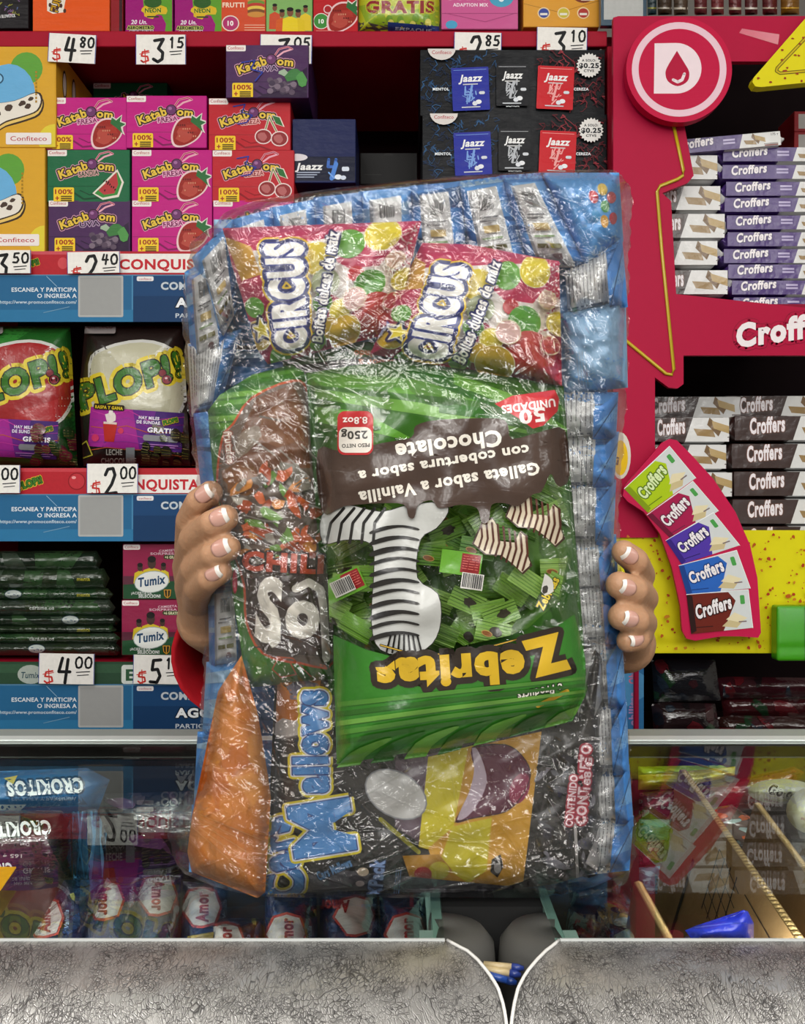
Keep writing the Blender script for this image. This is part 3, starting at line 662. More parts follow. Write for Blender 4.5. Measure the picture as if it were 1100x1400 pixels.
def price(x0, y0, x1, y1, big, small, label, d=DS - .012, cut=0, rot=0):
    W, H = x1 - x0, y1 - y0; a = Art(); a.rect(0, 0, W, H, 'efece6')
    for p in (((0, 0), (0, H)), ((W, 0), (W, H))): a.line(p, 1.6, '2b3f9c')
    hh = (H + cut)
    a2 = [(W * .1 + u * W * .17, hh * (.55 + .38 * v)) for u, v in ((.9, 0), (.2, .1), (.1, .45), (.8, .5), (.9, .85), (.3, 1), (.05, .85))]
    a.line(a2, 2.4, 'c8322a'); a.line([(W * .18, hh * .5), (W * .2, hh * .98)], 1.4, 'c8322a'); a.line([(W * .08, hh * .66), (W * .27, hh * .6)], 1.2, 'c8322a')
    digit(a, big, W * .34, hh * .14, W * .25, hh * .78, 4.3, '141416')
    for i, ch in enumerate(small): digit(a, ch, W * (.66 + .17 * i), hh * .1, W * .13, hh * .34, 2.7, '141416')
    a.line([(W * .68, hh * .58), (W * .92, hh * .55)], 1.3, '141416').line([(W * .7, hh * .68), (W * .9, hh * .65)], 1.1, '141416')
    k = d / FL; o = MB().box(0, W * k, 0, .0012, 0, H * k, 'efece6').out('price_card', 'printed_card')
    a.clip([(0, 0), (W, 0), (W, H), (0, H)]); a.mesh('brushed_figures', lambda p, h: np.stack([p[:, 0] * k, -h, (H - p[:, 1]) * k], 1), 'printed_card', o)
    o.location = P(x0, y1, d); o.rotation_euler = (0, math.radians(rot), 0); return tag(o, label, 'price card', 'hand painted price cards')
price(65, 45, 130, 84, '4', '80', 'white price card 4.80 clipped under the orange carton', rot=3)
price(185.5, 47.5, 254, 88, '3', '15', 'white price card 3.15 hanging from the top red board')
price(355, 47, 426, 86, '3', '05', 'white price card 3.05 partly behind the raised grape carton', rot=1)
price(620, 44, 685, 84, '2', '85', 'white price card 2.85 above the left half of the mint cartons', rot=1)
price(733, 37, 802, 80, '3', '10', 'white price card 3.10 above the right half of the mint cartons', rot=1)
DC = DS - .024
price(-30, 342, 42, 373.5, '3', '50', 'white price card 3.50 under the yellow cartons', DC, 8)
price(92, 345, 164, 374, '2', '40', 'white price card 2.40 under the purple gum carton', DC, 10, -1)
price(-46, 636, 27.5, 674, '2', '00', 'white price card ending in 00 under the red and green bag', DC, 6)
price(118.5, 634, 188.5, 674, '2', '00', 'white price card 2.00 under the dark brown bag', DC, 6)
price(52.5, 893, 128.5, 934.5, '4', '00', 'white price card 4.00 under the dark green packets', DC, 2, 1)
price(181.5, 895, 248.5, 934.5, '5', '10', 'white price card 5.10 under the two maroon gum boxes', DC, 2, 1)

# ------------------------------------------------------------------ shelf-edge strips
def strip(name, x0, x1, y0, y1, col, art, label, cat, d=DS - .012, mat='printed_card', th=.004):
    k = d / FL; o = MB().box(0, (x1 - x0) * k, 0, th, 0, (y1 - y0) * k, col, .0006).out(name, mat)
    art.put(Art(), lambda t: t)
    art.I = [(t - [x0, y0], c) for t, c in art.I]; art.clip([(0, 0), (x1 - x0, 0), (x1 - x0, y1 - y0), (0, y1 - y0)])
    art.mesh('printed_front', lambda p, h: np.stack([p[:, 0] * k, -h, (y1 - y0 - p[:, 1]) * k], 1), mat, o)
    o.location = P(x0, y1, d); return tag(o, label, cat)
def candylogo(a, x, y, s=1, w_=34, rot=-18):
    a.text('PLOP!!', x, y, 13 * s, '3c7a22', rot=rot, w=w_ * s, bold=3, outline=((1.6 * s, 'd8c02c'), (.7 * s, '1c2a12')))
a = Art(); a.rect(-60, 343, 165, 376, 'b3202c').rect(-60, 343, 165, 348, 'c8505a'); candylogo(a, 28, 369, .8); a.ell(86, 360, 7, 8, 'd04a50').rr(150, 347, 420, 373, 3, 'efeae6').text('CONQUISTA', 163, 368, 19, 'c0202c', w=132, bold=2)
strip('shelf_label', -60, 420, 343.5, 375.5, 'b3202c', a, 'red and white shelf label reading CONQUISTA under the gum cartons', 'shelf label')
a = Art(); a.rect(-60, 640, 165, 676, 'b3202c').rect(-60, 640, 165, 645, 'c8404a'); candylogo(a, 26, 670, 1.0); a.ell(105, 658, 12, 12, '8c121c').ell(105, 658, 10.5, 10.5, 'c0303a').ell(101, 653, 3, 2, 'e89a9a').rr(160, 649, 279, 674, 3, 'efeae6').text('CONQUISTA', 153, 669, 19, 'c0202c', w=119, bold=2)
strip('shelf_label', -60, 284, 640, 675.5, 'b3202c', a, 'red shelf label ending in QUISTA beside the holding hand', 'shelf label')
a = Art(); a.rect(-60, 903, 420, 936, '2c4a35').rect(-60, 908, 420, 920, '36583f').ell(42, 922, 18, 13, 'aab3aa').text('Tumix', 28, 927, 12, '2c4a55', w=26, bold=1, shear=.2).rr(166, 909, 400, 935, 4, 'd5dcd5').text('EDUCATIVO', 172, 930, 21, '2f5a3c', w=170, bold=2)
strip('shelf_label', -60, 420, 905, 935.5, '2c4a35', a, 'dark green shelf label with white panel under the lowest shelf goods', 'shelf label')
for (y0, y1, lb) in ((375.5, 440, 'blue promotional strip directly under the gum cartons'), (675.5, 740, 'blue promotional strip under the two candy bags'), (935.5, 1001, 'blue promotional strip lowest, just above the glass counter')):
    a = Art(); f = (y1 - y0) / 65.; yy = lambda y: y0 + (y - 375.5) * f
    a.rect(-60, y0, 182, y1, '2a6590').rect(182, y0, 420, y1, '1d4470').rect(-60, y0, 420, yy(377), '5a87a6').rect(180, y0, 182, y1, '4a87b0').rect(-60, yy(424), 182, y1, '2f74a0').rect(182, yy(405), 420, y1, '183a62')
    a.rr(107, yy(377), 168.5, yy(434), 2, 'b2b3b1').rect(109.5, yy(379.5), 166, yy(431.5), '9c9d9c')
    a.text('ESCANEA Y PARTICIPA', 105, yy(399), 8, 'dfe8ee', align='r', w=89, bold=1.2).text('O INGRESA A', 105, yy(407.5), 8, 'dfe8ee', align='r', w=54, bold=1.2)
    a.text('https://www.promoconfiteco.com/', 105, yy(415.5), 6.5, 'c4d6e2', align='r', w=105, bold=.8)
    a.rr(187, yy(378), 210, yy(384.5), 2, 'e8e6e6').text('confiteco', 198.5, yy(383), 4.5, 'b4333f', align='c', w=17, bold=.3)
    a.text('COMPRA', 220, yy(396), 14, 'c3ccd4', w=66, bold=2, outline=((.8, '33516e'),)).text('AGORA', 240, yy(420), 17, 'eceff2', w=80, bold=2.5, outline=((1.4, '0c1522'),)).text('PARTICIPA', 240, yy(435), 8.5, 'c3ccd4', w=56, bold=1)
    a.line([(60, yy(428)), (95, yy(420))], 1, '6f9ab8').line([(64, yy(378)), (78, yy(392))], .8, '8fb4cc')
    strip('promo_strip', -60, 420, y0, y1, '1f4c78', a, lb, 'promo strip', DS - .016, 'paint')
# ------------------------------------------------------------------ soft bags on the left shelf
def promo(par, H, m, x0, y0, w_, h_, rot, cup):
    b = Art(); b.rect(0, 0, w_, h_, '6a2a86').poly([(0, 0), (w_ * .45, 0), (w_ * .55, h_), (0, h_)], 'a02a8e').poly([(w_ * .7, 0), (w_, 0), (w_, h_), (w_ * .6, h_)], '46286e')
    for i in range(6): b.line([(w_ * .02, h_ * (.1 + .2 * i)), (w_ * .2, h_ * (.2 + .16 * i)), (w_ * .4, h_ * (.02 + .2 * i)), (w_ * .62, h_ * (.25 + .15 * i)), (w_, h_ * (.1 + .2 * i))], 1.1, ('c03a9a', '8f3090', 'b8562e')[i % 3])
    if cup: b.poly([(18, 20), (38, 20), (35, 46), (22, 46)], 'b02a22').rect(19, 19, 37, 22, 'd9c8c0').blob(28, 13, 8, 7, 'e0d4cf', 3, 12, .2).ell(28, 6, 3, 4, 'e8dcd8').ell(9, 42, 5, 5, 'd03a6a').ell(43, 30, 4, 4, 'c8385a').rr(4, -5, 46, 3, 2, '2a2016').text('RASPA Y GANA', 25, 1.5, 6, 'e0c22c', align='c', w=38, bold=2)
    b.text('HAY MILES', w_ * .52, 12, 6, 'e8dff0', w=28, bold=2).text('DE SUNDAE', w_ * .5, 18, 6, 'e8dff0', w=32, bold=2).text('GRATIS', w_ * .62, 29, 9, 'f2eef6', w=38, bold=2.5)
    candylogo(b, w_ * .79, 18, .6); b.rr(w_ * .58, 33, w_ * .96, 41, 3, '8a8a90').rect(w_ * .55, 45, w_ * .96, 46.2, 'b07ac0').rect(w_ * .6, 48, w_ * .93, 49, 'b07ac0')
    a = Art(); a.affine(b, x0, y0, rot=rot); M = rotm(rot)
    q = [tuple(M @ np.array(v) + [x0, y0]) for v in ((0, 0), (w_, 0), (w_, h_), (0, h_))]
    a.clip(q) if not cup else a
    return a.mesh('promo_card', lambda p, h: m(p, H(p) + h), 'printed_card', par, tuple(par.location), eps=.00012, L=5, base=.0055)
def bigbag(cx, kind):
    d = DS + .03; m = camf(d)
    ol = [(cx - 68, 446), (cx + 66, 446), (cx + 70, 540), (cx + 76, 637), (cx - 70, 637), (cx - 76, 540)]
    base, patch, rim = (('251d1b', 'b8b59c', 'c9c9c4') if kind == 'brown' else ('1f5a22', '9a1c20', 'c9c9c4'))
    a = Art(); a.rect(cx - 90, 430, cx + 90, 650, base)
    if kind != 'brown': a.poly([(cx - 70, 440), (cx + 30, 440), (cx - 30, 480)], '2f7a30').poly([(cx + 20, 640), (cx + 90, 500), (cx + 90, 650)], '16401a')
    o = [(cx - 60, 500), (cx - 40, 478), (cx + 10, 468), (cx + 50, 480), (cx + 72, 515), (cx + 66, 550), (cx + 44, 578), (cx - 10, 590), (cx - 50, 570)]
    o = sm(o, 3)
    a.poly([((x - cx) * 1.06 + cx, (y - 525) * 1.07 + 525) for x, y in o], rim).poly(o, patch).poly([(cx - 10, 565), (cx + 50, 545), (cx + 44, 578), (cx - 10, 590)], 'a8a58c' if kind == 'brown' else 'a82428')
    a.text('PLOP!!', cx - 73, 560, 46, '356f20', rot=-19, w=148, bold=2.5, shear=.08, outline=((7, 'd8c22c'), (1.8, '121c0c')))
    a.ell(cx + 38, 510, 6, 6, '2a1010').ell(cx + 38, 510, 4.6, 4.6, '7c2430').ell(cx + 44, 519, 7.5, 7, '2a1010').ell(cx + 44, 519, 6, 5.6, '8c2c3a').ell(cx + 43, 517, 2, 1.4, 'e8c8cc')
    r = random.Random(int(cx))
    for _ in range(26):
        x, y = r.uniform(cx + 10, cx + 76), r.uniform(585, 636); s_ = r.uniform(6, 10); a.ell(x, y, s_, s_ * .8, r.choice(('1c1914', '3a3420', '2a2620') if kind == 'brown' else ('4a1420', '203a18', '6a2030')), r.uniform(0, 90))
        for k in range(3): a.line([(x - s_ * .7, y - 4 + k * 4), (x + s_ * .5, y - 2 + k * 3)], 1.1, r.choice(('8a7a3a', '6f7a3a', 'a89a6a')))
    if kind == 'brown': a.rect(cx - 12, 612, cx, 640, '8a8f94').text('LECHE', cx - 17, 622, 11, 'bdb9b2', align='r', w=22, bold=1.2).text('CHOCOLATE', cx + 2, 634, 11, 'a5a19a', align='r', w=48, bold=1); a.line([(cx - 78, 612), (cx - 66, 603), (cx - 58, 622), (cx - 76, 628)], 1.6, 'b8b03a')
    a.rr(cx - 76, 433, cx - 26, 456, 3, '8d8584').text('Confiteco', cx - 72, 449, 10, '6a2a2e', w=42, bold=.6)
    return bag('candy_bag', ol, m, .06, 16, 6, base, 'printed_film', tuple(P(cx, 637, d)), art=a, clipto=ol, seed=int(cx), amp=.0025, wl=60, aeps=.00012)
bb, H1 = bigbag(184, 'brown'); tag(bb, 'dark brown candy bag with pale oval patch standing on the middle shelf', 'candy bag'); promo(bb, H1, camf(DS + .03), 124, 556, 128, 54, 4, True)
b2, H2 = bigbag(30, 'green'); tag(b2, 'green and red candy bag cut by the left edge on the middle shelf', 'candy bag'); promo(b2, H2, camf(DS + .03), -45, 570, 125, 52, 3, False)
# loose wrapped sweets showing at the right of the brown bag
a = Art(); r = random.Random(2); a.rect(240, 540, 330, 650, '16120f')
for _ in range(40):
    x, y = r.uniform(245, 320), r.uniform(550, 640); s_ = r.uniform(6, 11); a.ell(x, y, s_, s_ * .7, r.choice(('2c2a1a', '4a461f', '7a1a1e', '1c1914')), r.uniform(0, 180)); a.line([(x - s_ * .6, y), (x + s_ * .6, y + 3)], 1.2, r.choice(('a59a3a', '8a8a4a', 'b0303a')))
bagpx('candy_bag', [(262, 470), (330, 470), (330, 637), (256, 637)], DS + .1, .04, 8, '16120f', 'dark_film', 'dark bag of round sweets partly hidden behind the wrapped bundle', 'candy bag', a, seed=9, amp=.003)
# stack of dark green packets
r = random.Random(12)
rows = [(752, 780, 140), (776, 806, 150), (803, 822, 155), (819, 842, 158), (839, 856, 165), (853, 868, 160), (865, 880, 165), (877, 897, 166)]
for i, (y0, y1, xr) in enumerate(rows):
    a = Art(); a.rect(-80, y0 - 5, 200, y1 + 5, ('1c2a1e', '22301f', '1f3a20', '2a342a')[i % 4])
    for _ in range(7): x = r.uniform(-70, xr); a.poly([(x, y0), (x + r.uniform(10, 50), y0), (x + r.uniform(20, 50), y1), (x - r.uniform(-10, 10), y1)], r.choice(('1a241a', '2f4a2c', '3a463a', '26331f')))
    if i in (2, 4, 7): x = {2: 18, 4: 96, 7: 50}[i]; a.ell(x, (y0 + y1) / 2, 12, 6.5, '2a4050').ell(x, (y0 + y1) / 2, 11, 5.6, 'b6beba').text('Tumix', x, (y0 + y1) / 2 + 3, 7, '28486a', align='c', w=16, bold=1)
    if i in (1, 2, 5): a.text('menta', 105, (y0 + y1) / 2 + 3, 7, 'a8a03a', w=18, bold=2)
    if i in (3, 6): a.text('caramelos', 40, (y0 + y1) / 2 + 3, 7, 'c8cdc8', w=34, bold=1.5)
    lab = ['topmost of the stack under the blue strip', 'second from the top of the stack', 'third from top with a white oval mark', 'just under the one with a white oval at left',
           'fifth from the top with an oval near its middle', 'third from the bottom of the stack', 'next to lowest in the stack', 'lowest, just above the 4.00 price card'][i]
    ol = [(-75, y0 + 2), (xr - 8, y0 + 1), (xr, (y0 + y1) / 2), (xr - 6, y1 - 1), (-75, y1 - 1)]
    bagpx('sweet_packet', ol, DS + .03 + .004 * (i % 3), .02, 6, '1c2a1e', 'dark_film', 'dark green clear-wrapped packet, ' + lab, 'sweet packet', a, group='dark green packets in a stack', seed=20 + i, amp=.002, wl=26, fall=6, back=5)
# maroon and green gum boxes
def tum():
    a = Art(); a.rect(0, 0, 82, 76, '8f1f46').rect(0, 44, 82, 76, '5a2a3a').poly([(0, 56), (82, 50), (82, 76), (0, 76)], '1f4a2c'); brandtag(a, 1, 1, 24, 8, 5)
    a.text('CAMISETA', 76, 10, 4.4, 'd9b8c4', align='r', w=26, bold=1, rot=-3).text('SORPRESA', 76, 15, 4.4, 'd9b8c4', align='r', w=38, bold=1).rr(56, 15, 80, 21, 3, '3a3f22').text('+6 GRATIS', 68, 20, 5, 'd8d8b0', align='c', w=20, bold=2)
    for x, y, s_ in ((24, 36, .75), (56, 35, .7), (40, 32, 1.15)):
        a.poly([(x - 12 * s_, y + 18), (x - 10 * s_, y + 4), (x, y), (x + 10 * s_, y + 4), (x + 12 * s_, y + 18)], 'cdb428').ell(x, y - 5 * s_, 5 * s_, 7 * s_, '47302a').ell(x, y - 9.5 * s_, 5 * s_, 4 * s_, '1a1412')
    a.ell(40, 52, 24, 15, '9aa8a2', -8).ell(40, 52, 23, 14, 'e0e2de', -8).text('Tumix', 21, 59, 17, '1f4468', rot=-8, w=38, shear=.2, bold=2)
    a.text('¡ACIERTA LA', 12, 69, 5, 'c8ccc8', w=28, bold=1.5).text('SELECCION!', 22, 73.5, 6, 'd8dcd8', w=30, bold=2)
    a.poly([(56, 62), (67, 62), (66, 72), (61.5, 75), (57, 72)], '2a2410').line([(57, 63), (66, 63), (65, 71), (61.5, 74), (58, 71), (57, 63)], 1, 'c8922c').line([(61.5, 63), (61.5, 73)], 1.2, 'c8922c'); return a
tb = carton('gum_packet_box', 82, 76, 120, '7a1f3c', tum(), DS + .01)
GT = 'maroon gum boxes with white oval'
place(tb, 167.5, 819.5, DS + .01, 0, 'maroon and green gum box picturing yellow shirts, upper box', 'gum box', GT)
for px, py, dd, lb in ((166, 896, .01, 'maroon and green gum box resting right above the 5.10 price card'), (253, 815, .04, 'maroon gum box half hidden behind the fingers of the left hand'), (251, 893, .04, 'maroon gum box half hidden beside the red sleeve')):
    place(copy_tree(tb), px, py, DS + dd, 0, lb, 'gum box', GT)

# ------------------------------------------------------------------ wafer stand on the right
DW = 1.72; kW = DW / FL
mag = 'ae0e3b'
st = empty('display_stand', (X(970, DW), DW, 0), 'magenta wafer display stand with a yellow speckled base panel', 'display stand')
def flat(name, pts, c, par, d, th, mat='paint', art=None, aname='printed_front', bev=None):
    L = np.array(par.location) if par is not None else np.zeros(3)
    m = MB(); m.prism(pts, lambda p: P(p[0], p[1], d) - Vector(L), lambda p: Vector(((p[0] - 550) / FL * d, d + th, ZC - (p[1] - 700) / FL * d)) - Vector(L), c)
    bm = m.out(name, mat, par)
    if art is not None: art.mesh(aname, lambda p, h: camf(d)(p, h), mat, bm, tuple(L))
    return bm
left = [(838, 24), (845, 22), (1130, 22), (1130, 84), (1000, 84), (905, 168), (934, 165), (948, 240), (940, 250), (905, 264), (917, 275), (924, 402), (1130, 424), (1130, 486), (934, 486), (934, 525), (926, 531), (914, 530), (895, 516), (895, 612), (899, 620), (899, 735), (838, 735)]
a = Art(); a.text('Croffers', 1006, 474, 42, 'efe6e8', rot=-8, w=150, shear=.15, bold=3, outline=((5.5, '8c0e30'), (4.6, mag)))
flat('front_panel', left, mag, st, DW, .012, art=a)
flat('base_panel', [(838, 725), (1130, 725), (1130, 893), (838, 893)], 'd9cf12', st, DW + .006, .012, art=None)
a = Art(); r = random.Random(8)
for _ in range(330): x, y = r.uniform(850, 1125), r.uniform(730, 890); s_ = r.uniform(.5, 2.6); a.blob(x, y, s_ * r.uniform(.7, 1.3), s_, r.choice(('b2521a', 'a83a1c', 'c07a1e')), int(x * 9), 7, .4)
a.mesh('printed_specks', camf(DW + .006), 'paint', st, tuple(st.location))
flat('rear_panel', [(838, 22), (1130, 22), (1130, 1060), (838, 1060)], '120a0c', st, DW + .36, .01, 'matte')
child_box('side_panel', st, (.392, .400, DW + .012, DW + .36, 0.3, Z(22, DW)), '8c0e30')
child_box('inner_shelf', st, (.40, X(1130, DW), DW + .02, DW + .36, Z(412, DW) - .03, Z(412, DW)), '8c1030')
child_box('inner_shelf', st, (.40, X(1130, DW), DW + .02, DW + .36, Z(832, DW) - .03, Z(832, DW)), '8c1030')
for zb in (110, 128, 150): child_box('inner_rail', st, (.40, X(1130, DW), DW + .3, DW + .33, Z(zb, DW), Z(zb - 8, DW)), '4a4648')
def rail(name, pts, wd, c, d=DW):
    m = MB(); L = Vector(st.location); m.tube([P(x, y, d - .002) - L for x, y in pts], wd, c, 8); return m.out(name, 'plastic', st, smooth=True)
rail('yellow_tube', [(918, 160), (934, 233), (933, 240), (926, 245), (902, 254), (898, 262), (904, 340), (921, 505), (918, 512), (910, 511), (846, 458)], .0028, 'c2a91e')
# round logo disc
dc = MB(); c0 = P(928, 95, DW - .03); rr = 71 * kW
dc.prism([(rr * math.cos(i * math.pi / 32), rr * math.sin(i * math.pi / 32)) for i in range(64)], lambda p: Vector((p[0], 0, p[1])), lambda p: Vector((p[0], .02, p[1])), 'c01040')
do = dc.out('round_logo_disc', 'paint'); do.location = c0; tag(do, 'round magenta disc with a white ring, letter D and drop', 'sign')
a = Art(); a.ell(0, 0, 63.5, 63.5, 'e6c3cf', n=64).ell(0, 0, 54.5, 54.5, 'bd1140', n=64)
a.poly([(-33, -35)] + [(-4 + 34 * math.cos(math.radians(q)), -1.5 + 34 * math.sin(math.radians(q))) for q in range(-90, 91, 9)] + [(-34, 32.5)], 'ecd9df')
a.poly([(-3, -25)] + sm([(8, -7), (13.5, 4), (11, 16), (-2, 22.5), (-15, 16), (-18.5, 4), (-14, -7)], 4, False), 'b0103a').line([(-8, 14), (-2, 17), (4, 14), (7, 6)], 4, 'ecd9df')
a.mesh('printed_logo', lambda p, h: np.stack([p[:, 0] * kW, -h, -p[:, 1] * kW], 1), 'paint', do)
child = MB().box(-.02, .02, .02, .0285, -.02, .02, '8c0e30').out('mount_block', 'plastic', do)
# yellow corner triangle
tri = empty('triangle_sign', P(1090, 60, DW - .03), 'yellow speckled triangular sign cut by the right frame edge', 'sign')
a = Art(); a.line([(1150, 0), (1062, 93), (1061, 97), (1066, 100), (1150, 93)], 4.5, '6a5a14'); a.line([(1150, 0), (1062, 93), (1061, 97), (1066, 100), (1150, 93)], 2.2, 'c8b018')
for _ in range(26): x, y = r.uniform(1035, 1100), r.uniform(50, 115); a.blob(x, y, 2, 1.4, '9a3a1c', int(x * 7), 7, .4)
tp = [(1150, -30), (1124, -2), (1030, 106), (1028, 112), (1032, 118), (1040, 119), (1150, 108)]
flat('board', tp, 'ddd114', tri, DW - .03, .02, art=a.clip([(1150, -30), (1124, -2), (1032, 108), (1035, 117), (1150, 108)]))
tape = Art().poly([(1010, 45), (1014, 39), (1065, 47), (1063, 61)], 'c8556c').mesh('clear_tape', camf(DW), 'plastic', st, tuple(st.location))
# ---- wafer packs
def wafer_art(W, H, c1, white_first=False, s=1.0, w0=.62):
    a = Art(); a.rect(-8, 0, W + 8, H, c1); xw = W * w0; a.poly([(xw + H * .35, -1), (W + 8, -1), (W + 8, H + 1), (xw, H + 1)], 'd8d8d6')
    a.text('Croffers', H * .55, H * .70, H * .78, 'e9e2e6', rot=-5, w=min(W * .32, H * 2.3), shear=.2, bold=2.2, outline=((.9, {'452a72': '2a1c58'}.get(c1, '6a3a24')),))
    if H < 30:
        for i in range(2): a.rect(xw - H * .95, H * (.28 + .2 * i), xw - H * .2, H * (.40 + .2 * i), 'b8aed0')
    x = xw + H * .75
    for dx, dy, ln, an, c in ((0, .62, 1.0, 8, '94784a'), (.35, .4, .9, 50, '6f5330'), (.62, .42, 1.0, 22, 'b09560')):
        b = Art(); q = H * .42 * ln; b.poly([(-q, -H * .1), (q * .7, -H * .16), (q, H * .1), (-q * .6, H * .14)], c); a.affine(b, x + dx * H, H * dy, rot=an)
    a.text('175 g', xw + H * 2.1, H * .28, H * .2, '2a2a2c', w=H * .45, bold=1); a.rect(xw + H * 1.6, H * .76, xw + H * 2.5, H * .8, '5a4a44').rect(xw + H * 1.65, H * .83, xw + H * 2.5, H * .92, '7a3a34'); return a
def pack_body(W, H, D, k, c, endc):
    """flow-wrapped block: pinched fins at both ends"""
    xs = [-H * .3, -H * .22, 0, H * .12, W * .25, W * .5, W * .75, W - H * .12, W, W + H * .22, W + H * .3]; m = MB(); n = 12
    for i, x in enumerate(xs):
        f = {0: .18, 1: .18, 2: .82, 3: 1, len(xs) - 1: .18, len(xs) - 2: .18, len(xs) - 3: .82}.get(i, 1)
        for j in range(n):
            q = 2 * math.pi * (j + .5) / n; cx, sx = math.cos(q), math.sin(q)
            u = math.copysign(abs(cx) ** .35, cx); v = math.copysign(abs(sx) ** .35, sx)
            m.V.append((x * k, D / 2 * k + u * D / 2 * k * (f if f > .5 else .9), H / 2 * k + v * H / 2 * k * f))
    for i in range(len(xs) - 1):
        for j in range(n):
            m.F.append((i * n + j, i * n + (j + 1) % n, (i + 1) * n + (j + 1) % n, (i + 1) * n + j)); m.C.append(C3(endc if xs[i + 1] > W * .62 else c))
    m.F += [tuple(range(n - 1, -1, -1)), tuple((len(xs) - 1) * n + j for j in range(n))]; m.C += [C3(c), C3(endc)]
    return m
def wafer(W, H, D, c, w0):
    k = kW; o = pack_body(W, H, D, k, c, 'cfcfce').out('wafer_pack', 'printed_film', smooth=True)
    a = wafer_art(W, H, c, w0=w0); a.clip([(0, H * .06), (W, H * .06), (W, H * .94), (0, H * .94)])
    a.mesh('printed_front', lambda p, h: np.stack([p[:, 0] * k, -h - .0006, (H - p[:, 1]) * k], 1), 'printed_film', o, eps=.00004, base=.0003); return o
dpk = DW + .05
WP = wafer(152, 21.5, 70, '452a72', .62); WB = wafer(150, 37, 70, '35221f', .52)
WS = wafer(118, 37, 70, '35221f', .48)
G1, G2 = 'violet wafer packs stacked in the upper bay', 'brown and white wafer packs'
pc = [(988, 222), (987, 246), (992, 269), (990, 291), (993, 315), (994, 338), (989, 361), (995, 382), (1000, 404), (1002, 427)]
ordn = ['topmost of the straight column', 'second from top of the column', 'third from top of the column', 'fourth from top of the column', 'fifth from top, mid column', 'sixth from top, mid column',
        'fourth from the bottom of the column', 'third from the bottom of the column', 'second from the bottom, low in the bay', 'lowest, its bottom cut by the magenta panel']
fs = dpk / DW
for i, (x, y) in enumerate(pc):
    o = WP if i == 0 else copy_tree(WP); place(o, x, y, dpk, 0, 'violet wafer pack, ' + ordn[i], 'wafer pack', G1); o.scale = (fs,) * 3
o = copy_tree(WP); place(o, 915, 213, dpk - .01, 0, 'violet wafer pack lying tilted across the top of the white packs', 'wafer pack', G1); o.rotation_euler = (0, D2(-5), 0)
lc = [(862, 248), (866, 290), (872, 328), (862, 365), (876, 405)]
for i, (x, y) in enumerate(lc):
    o = WS if i == 0 else copy_tree(WS)
    place(o, x, y - .5, dpk, 0, 'brown and white wafer pack in the upper bay, ' + ['topmost under the tilted violet pack', 'second from the top', 'middle one of five', 'fourth from the top', 'lowest, right at the slanted edge'][i], 'wafer pack', G2); o.scale = (fs,) * 3
for i, (x, y) in enumerate([(878, 606), (874, 643), (882, 681)]):
    place(copy_tree(WS), x, y, dpk, 0, 'brown and white wafer pack in the lower bay, left column, ' + ['top', 'second', 'third'][i], 'wafer pack', G2).scale = (fs,) * 3
for i, (x, y) in enumerate([(1004, 604), (1000, 642), (1003, 680), (1001, 718), (1004, 755)]):
    place(WB if i == 0 else copy_tree(WB), x, y, dpk - .004, 0, 'brown wafer pack in the lower bay, right column, ' + ['topmost', 'second from top', 'third from top', 'fourth from top', 'lowest, above the large brown box'][i], 'wafer pack', G2).scale = (fs,) * 3
for i, (x, y) in enumerate([(872, 567), (992, 566)]):
    place(copy_tree(WB), x, y + 8, dpk + .13, 0, 'dim wafer pack deep in the lower bay, ' + ['behind the left column', 'behind the right column'][i], 'wafer pack', G2).scale = (fs,) * 3
a = Art(); a.rect(0, 0, 160, 75, '33211e').poly([(112, 0), (160, 0), (160, 26)], 'd8d8d6').poly([(95, 75), (125, 56), (160, 50), (160, 75)], 'd9d5d0').text('Croffers', 5, 46, 36, 'ece4e2', rot=-9, w=128, shear=.2, bold=3, outline=((1.6, '6a3a20'),))
a.poly([(60, 68), (110, 50), (120, 62), (90, 76)], 'a8824e').poly([(82, 40), (112, 66), (104, 72), (78, 56)], '5a3a24').poly([(84, 38), (130, 48), (150, 70), (112, 66)], 'b8945c').text('CHOCOLATE', 20, 70, 7, '8a6a3a', w=38, bold=1)
o = carton('wafer_box', 160, 75, 60, '33211e', a, DW + .03); place(o, 1003, 829, DW + .03, 0, 'large dark brown wafer box above the bright green block', 'wafer box')
for i, (x, y) in enumerate(((1085, 208), (1085, 180))):
    a = Art(); a.rect(0, 0, 60, 28, '8c1c22').rect(6, 4, 16, 24, 'a8a4a0').text('CAFE', 22, 20, 14, 'd8c0bc', w=30, bold=2); o = carton('small_box', 60, 28, 60, '8c1c22', a, DW + .18); place(o, x, y, DW + .18, 0, ['lower dim red box at the back of the upper bay', 'upper dim red box at the back of the upper bay'][i], 'box', 'dim red boxes')
# green block
gb = MB().box(0, 70 * kW, 0, .03, 0, 74 * kW, '3f9a12', .004).out('green_block', 'plastic'); place(gb, 1062, 904, DW - .034, 0, 'bright green plastic block on the corner of the yellow base', 'block')
MB().box(36 * kW, 39 * kW, -.0006, 0, .002, 72 * kW, '2f7a0e').out('moulded_ridge', 'plastic', gb)
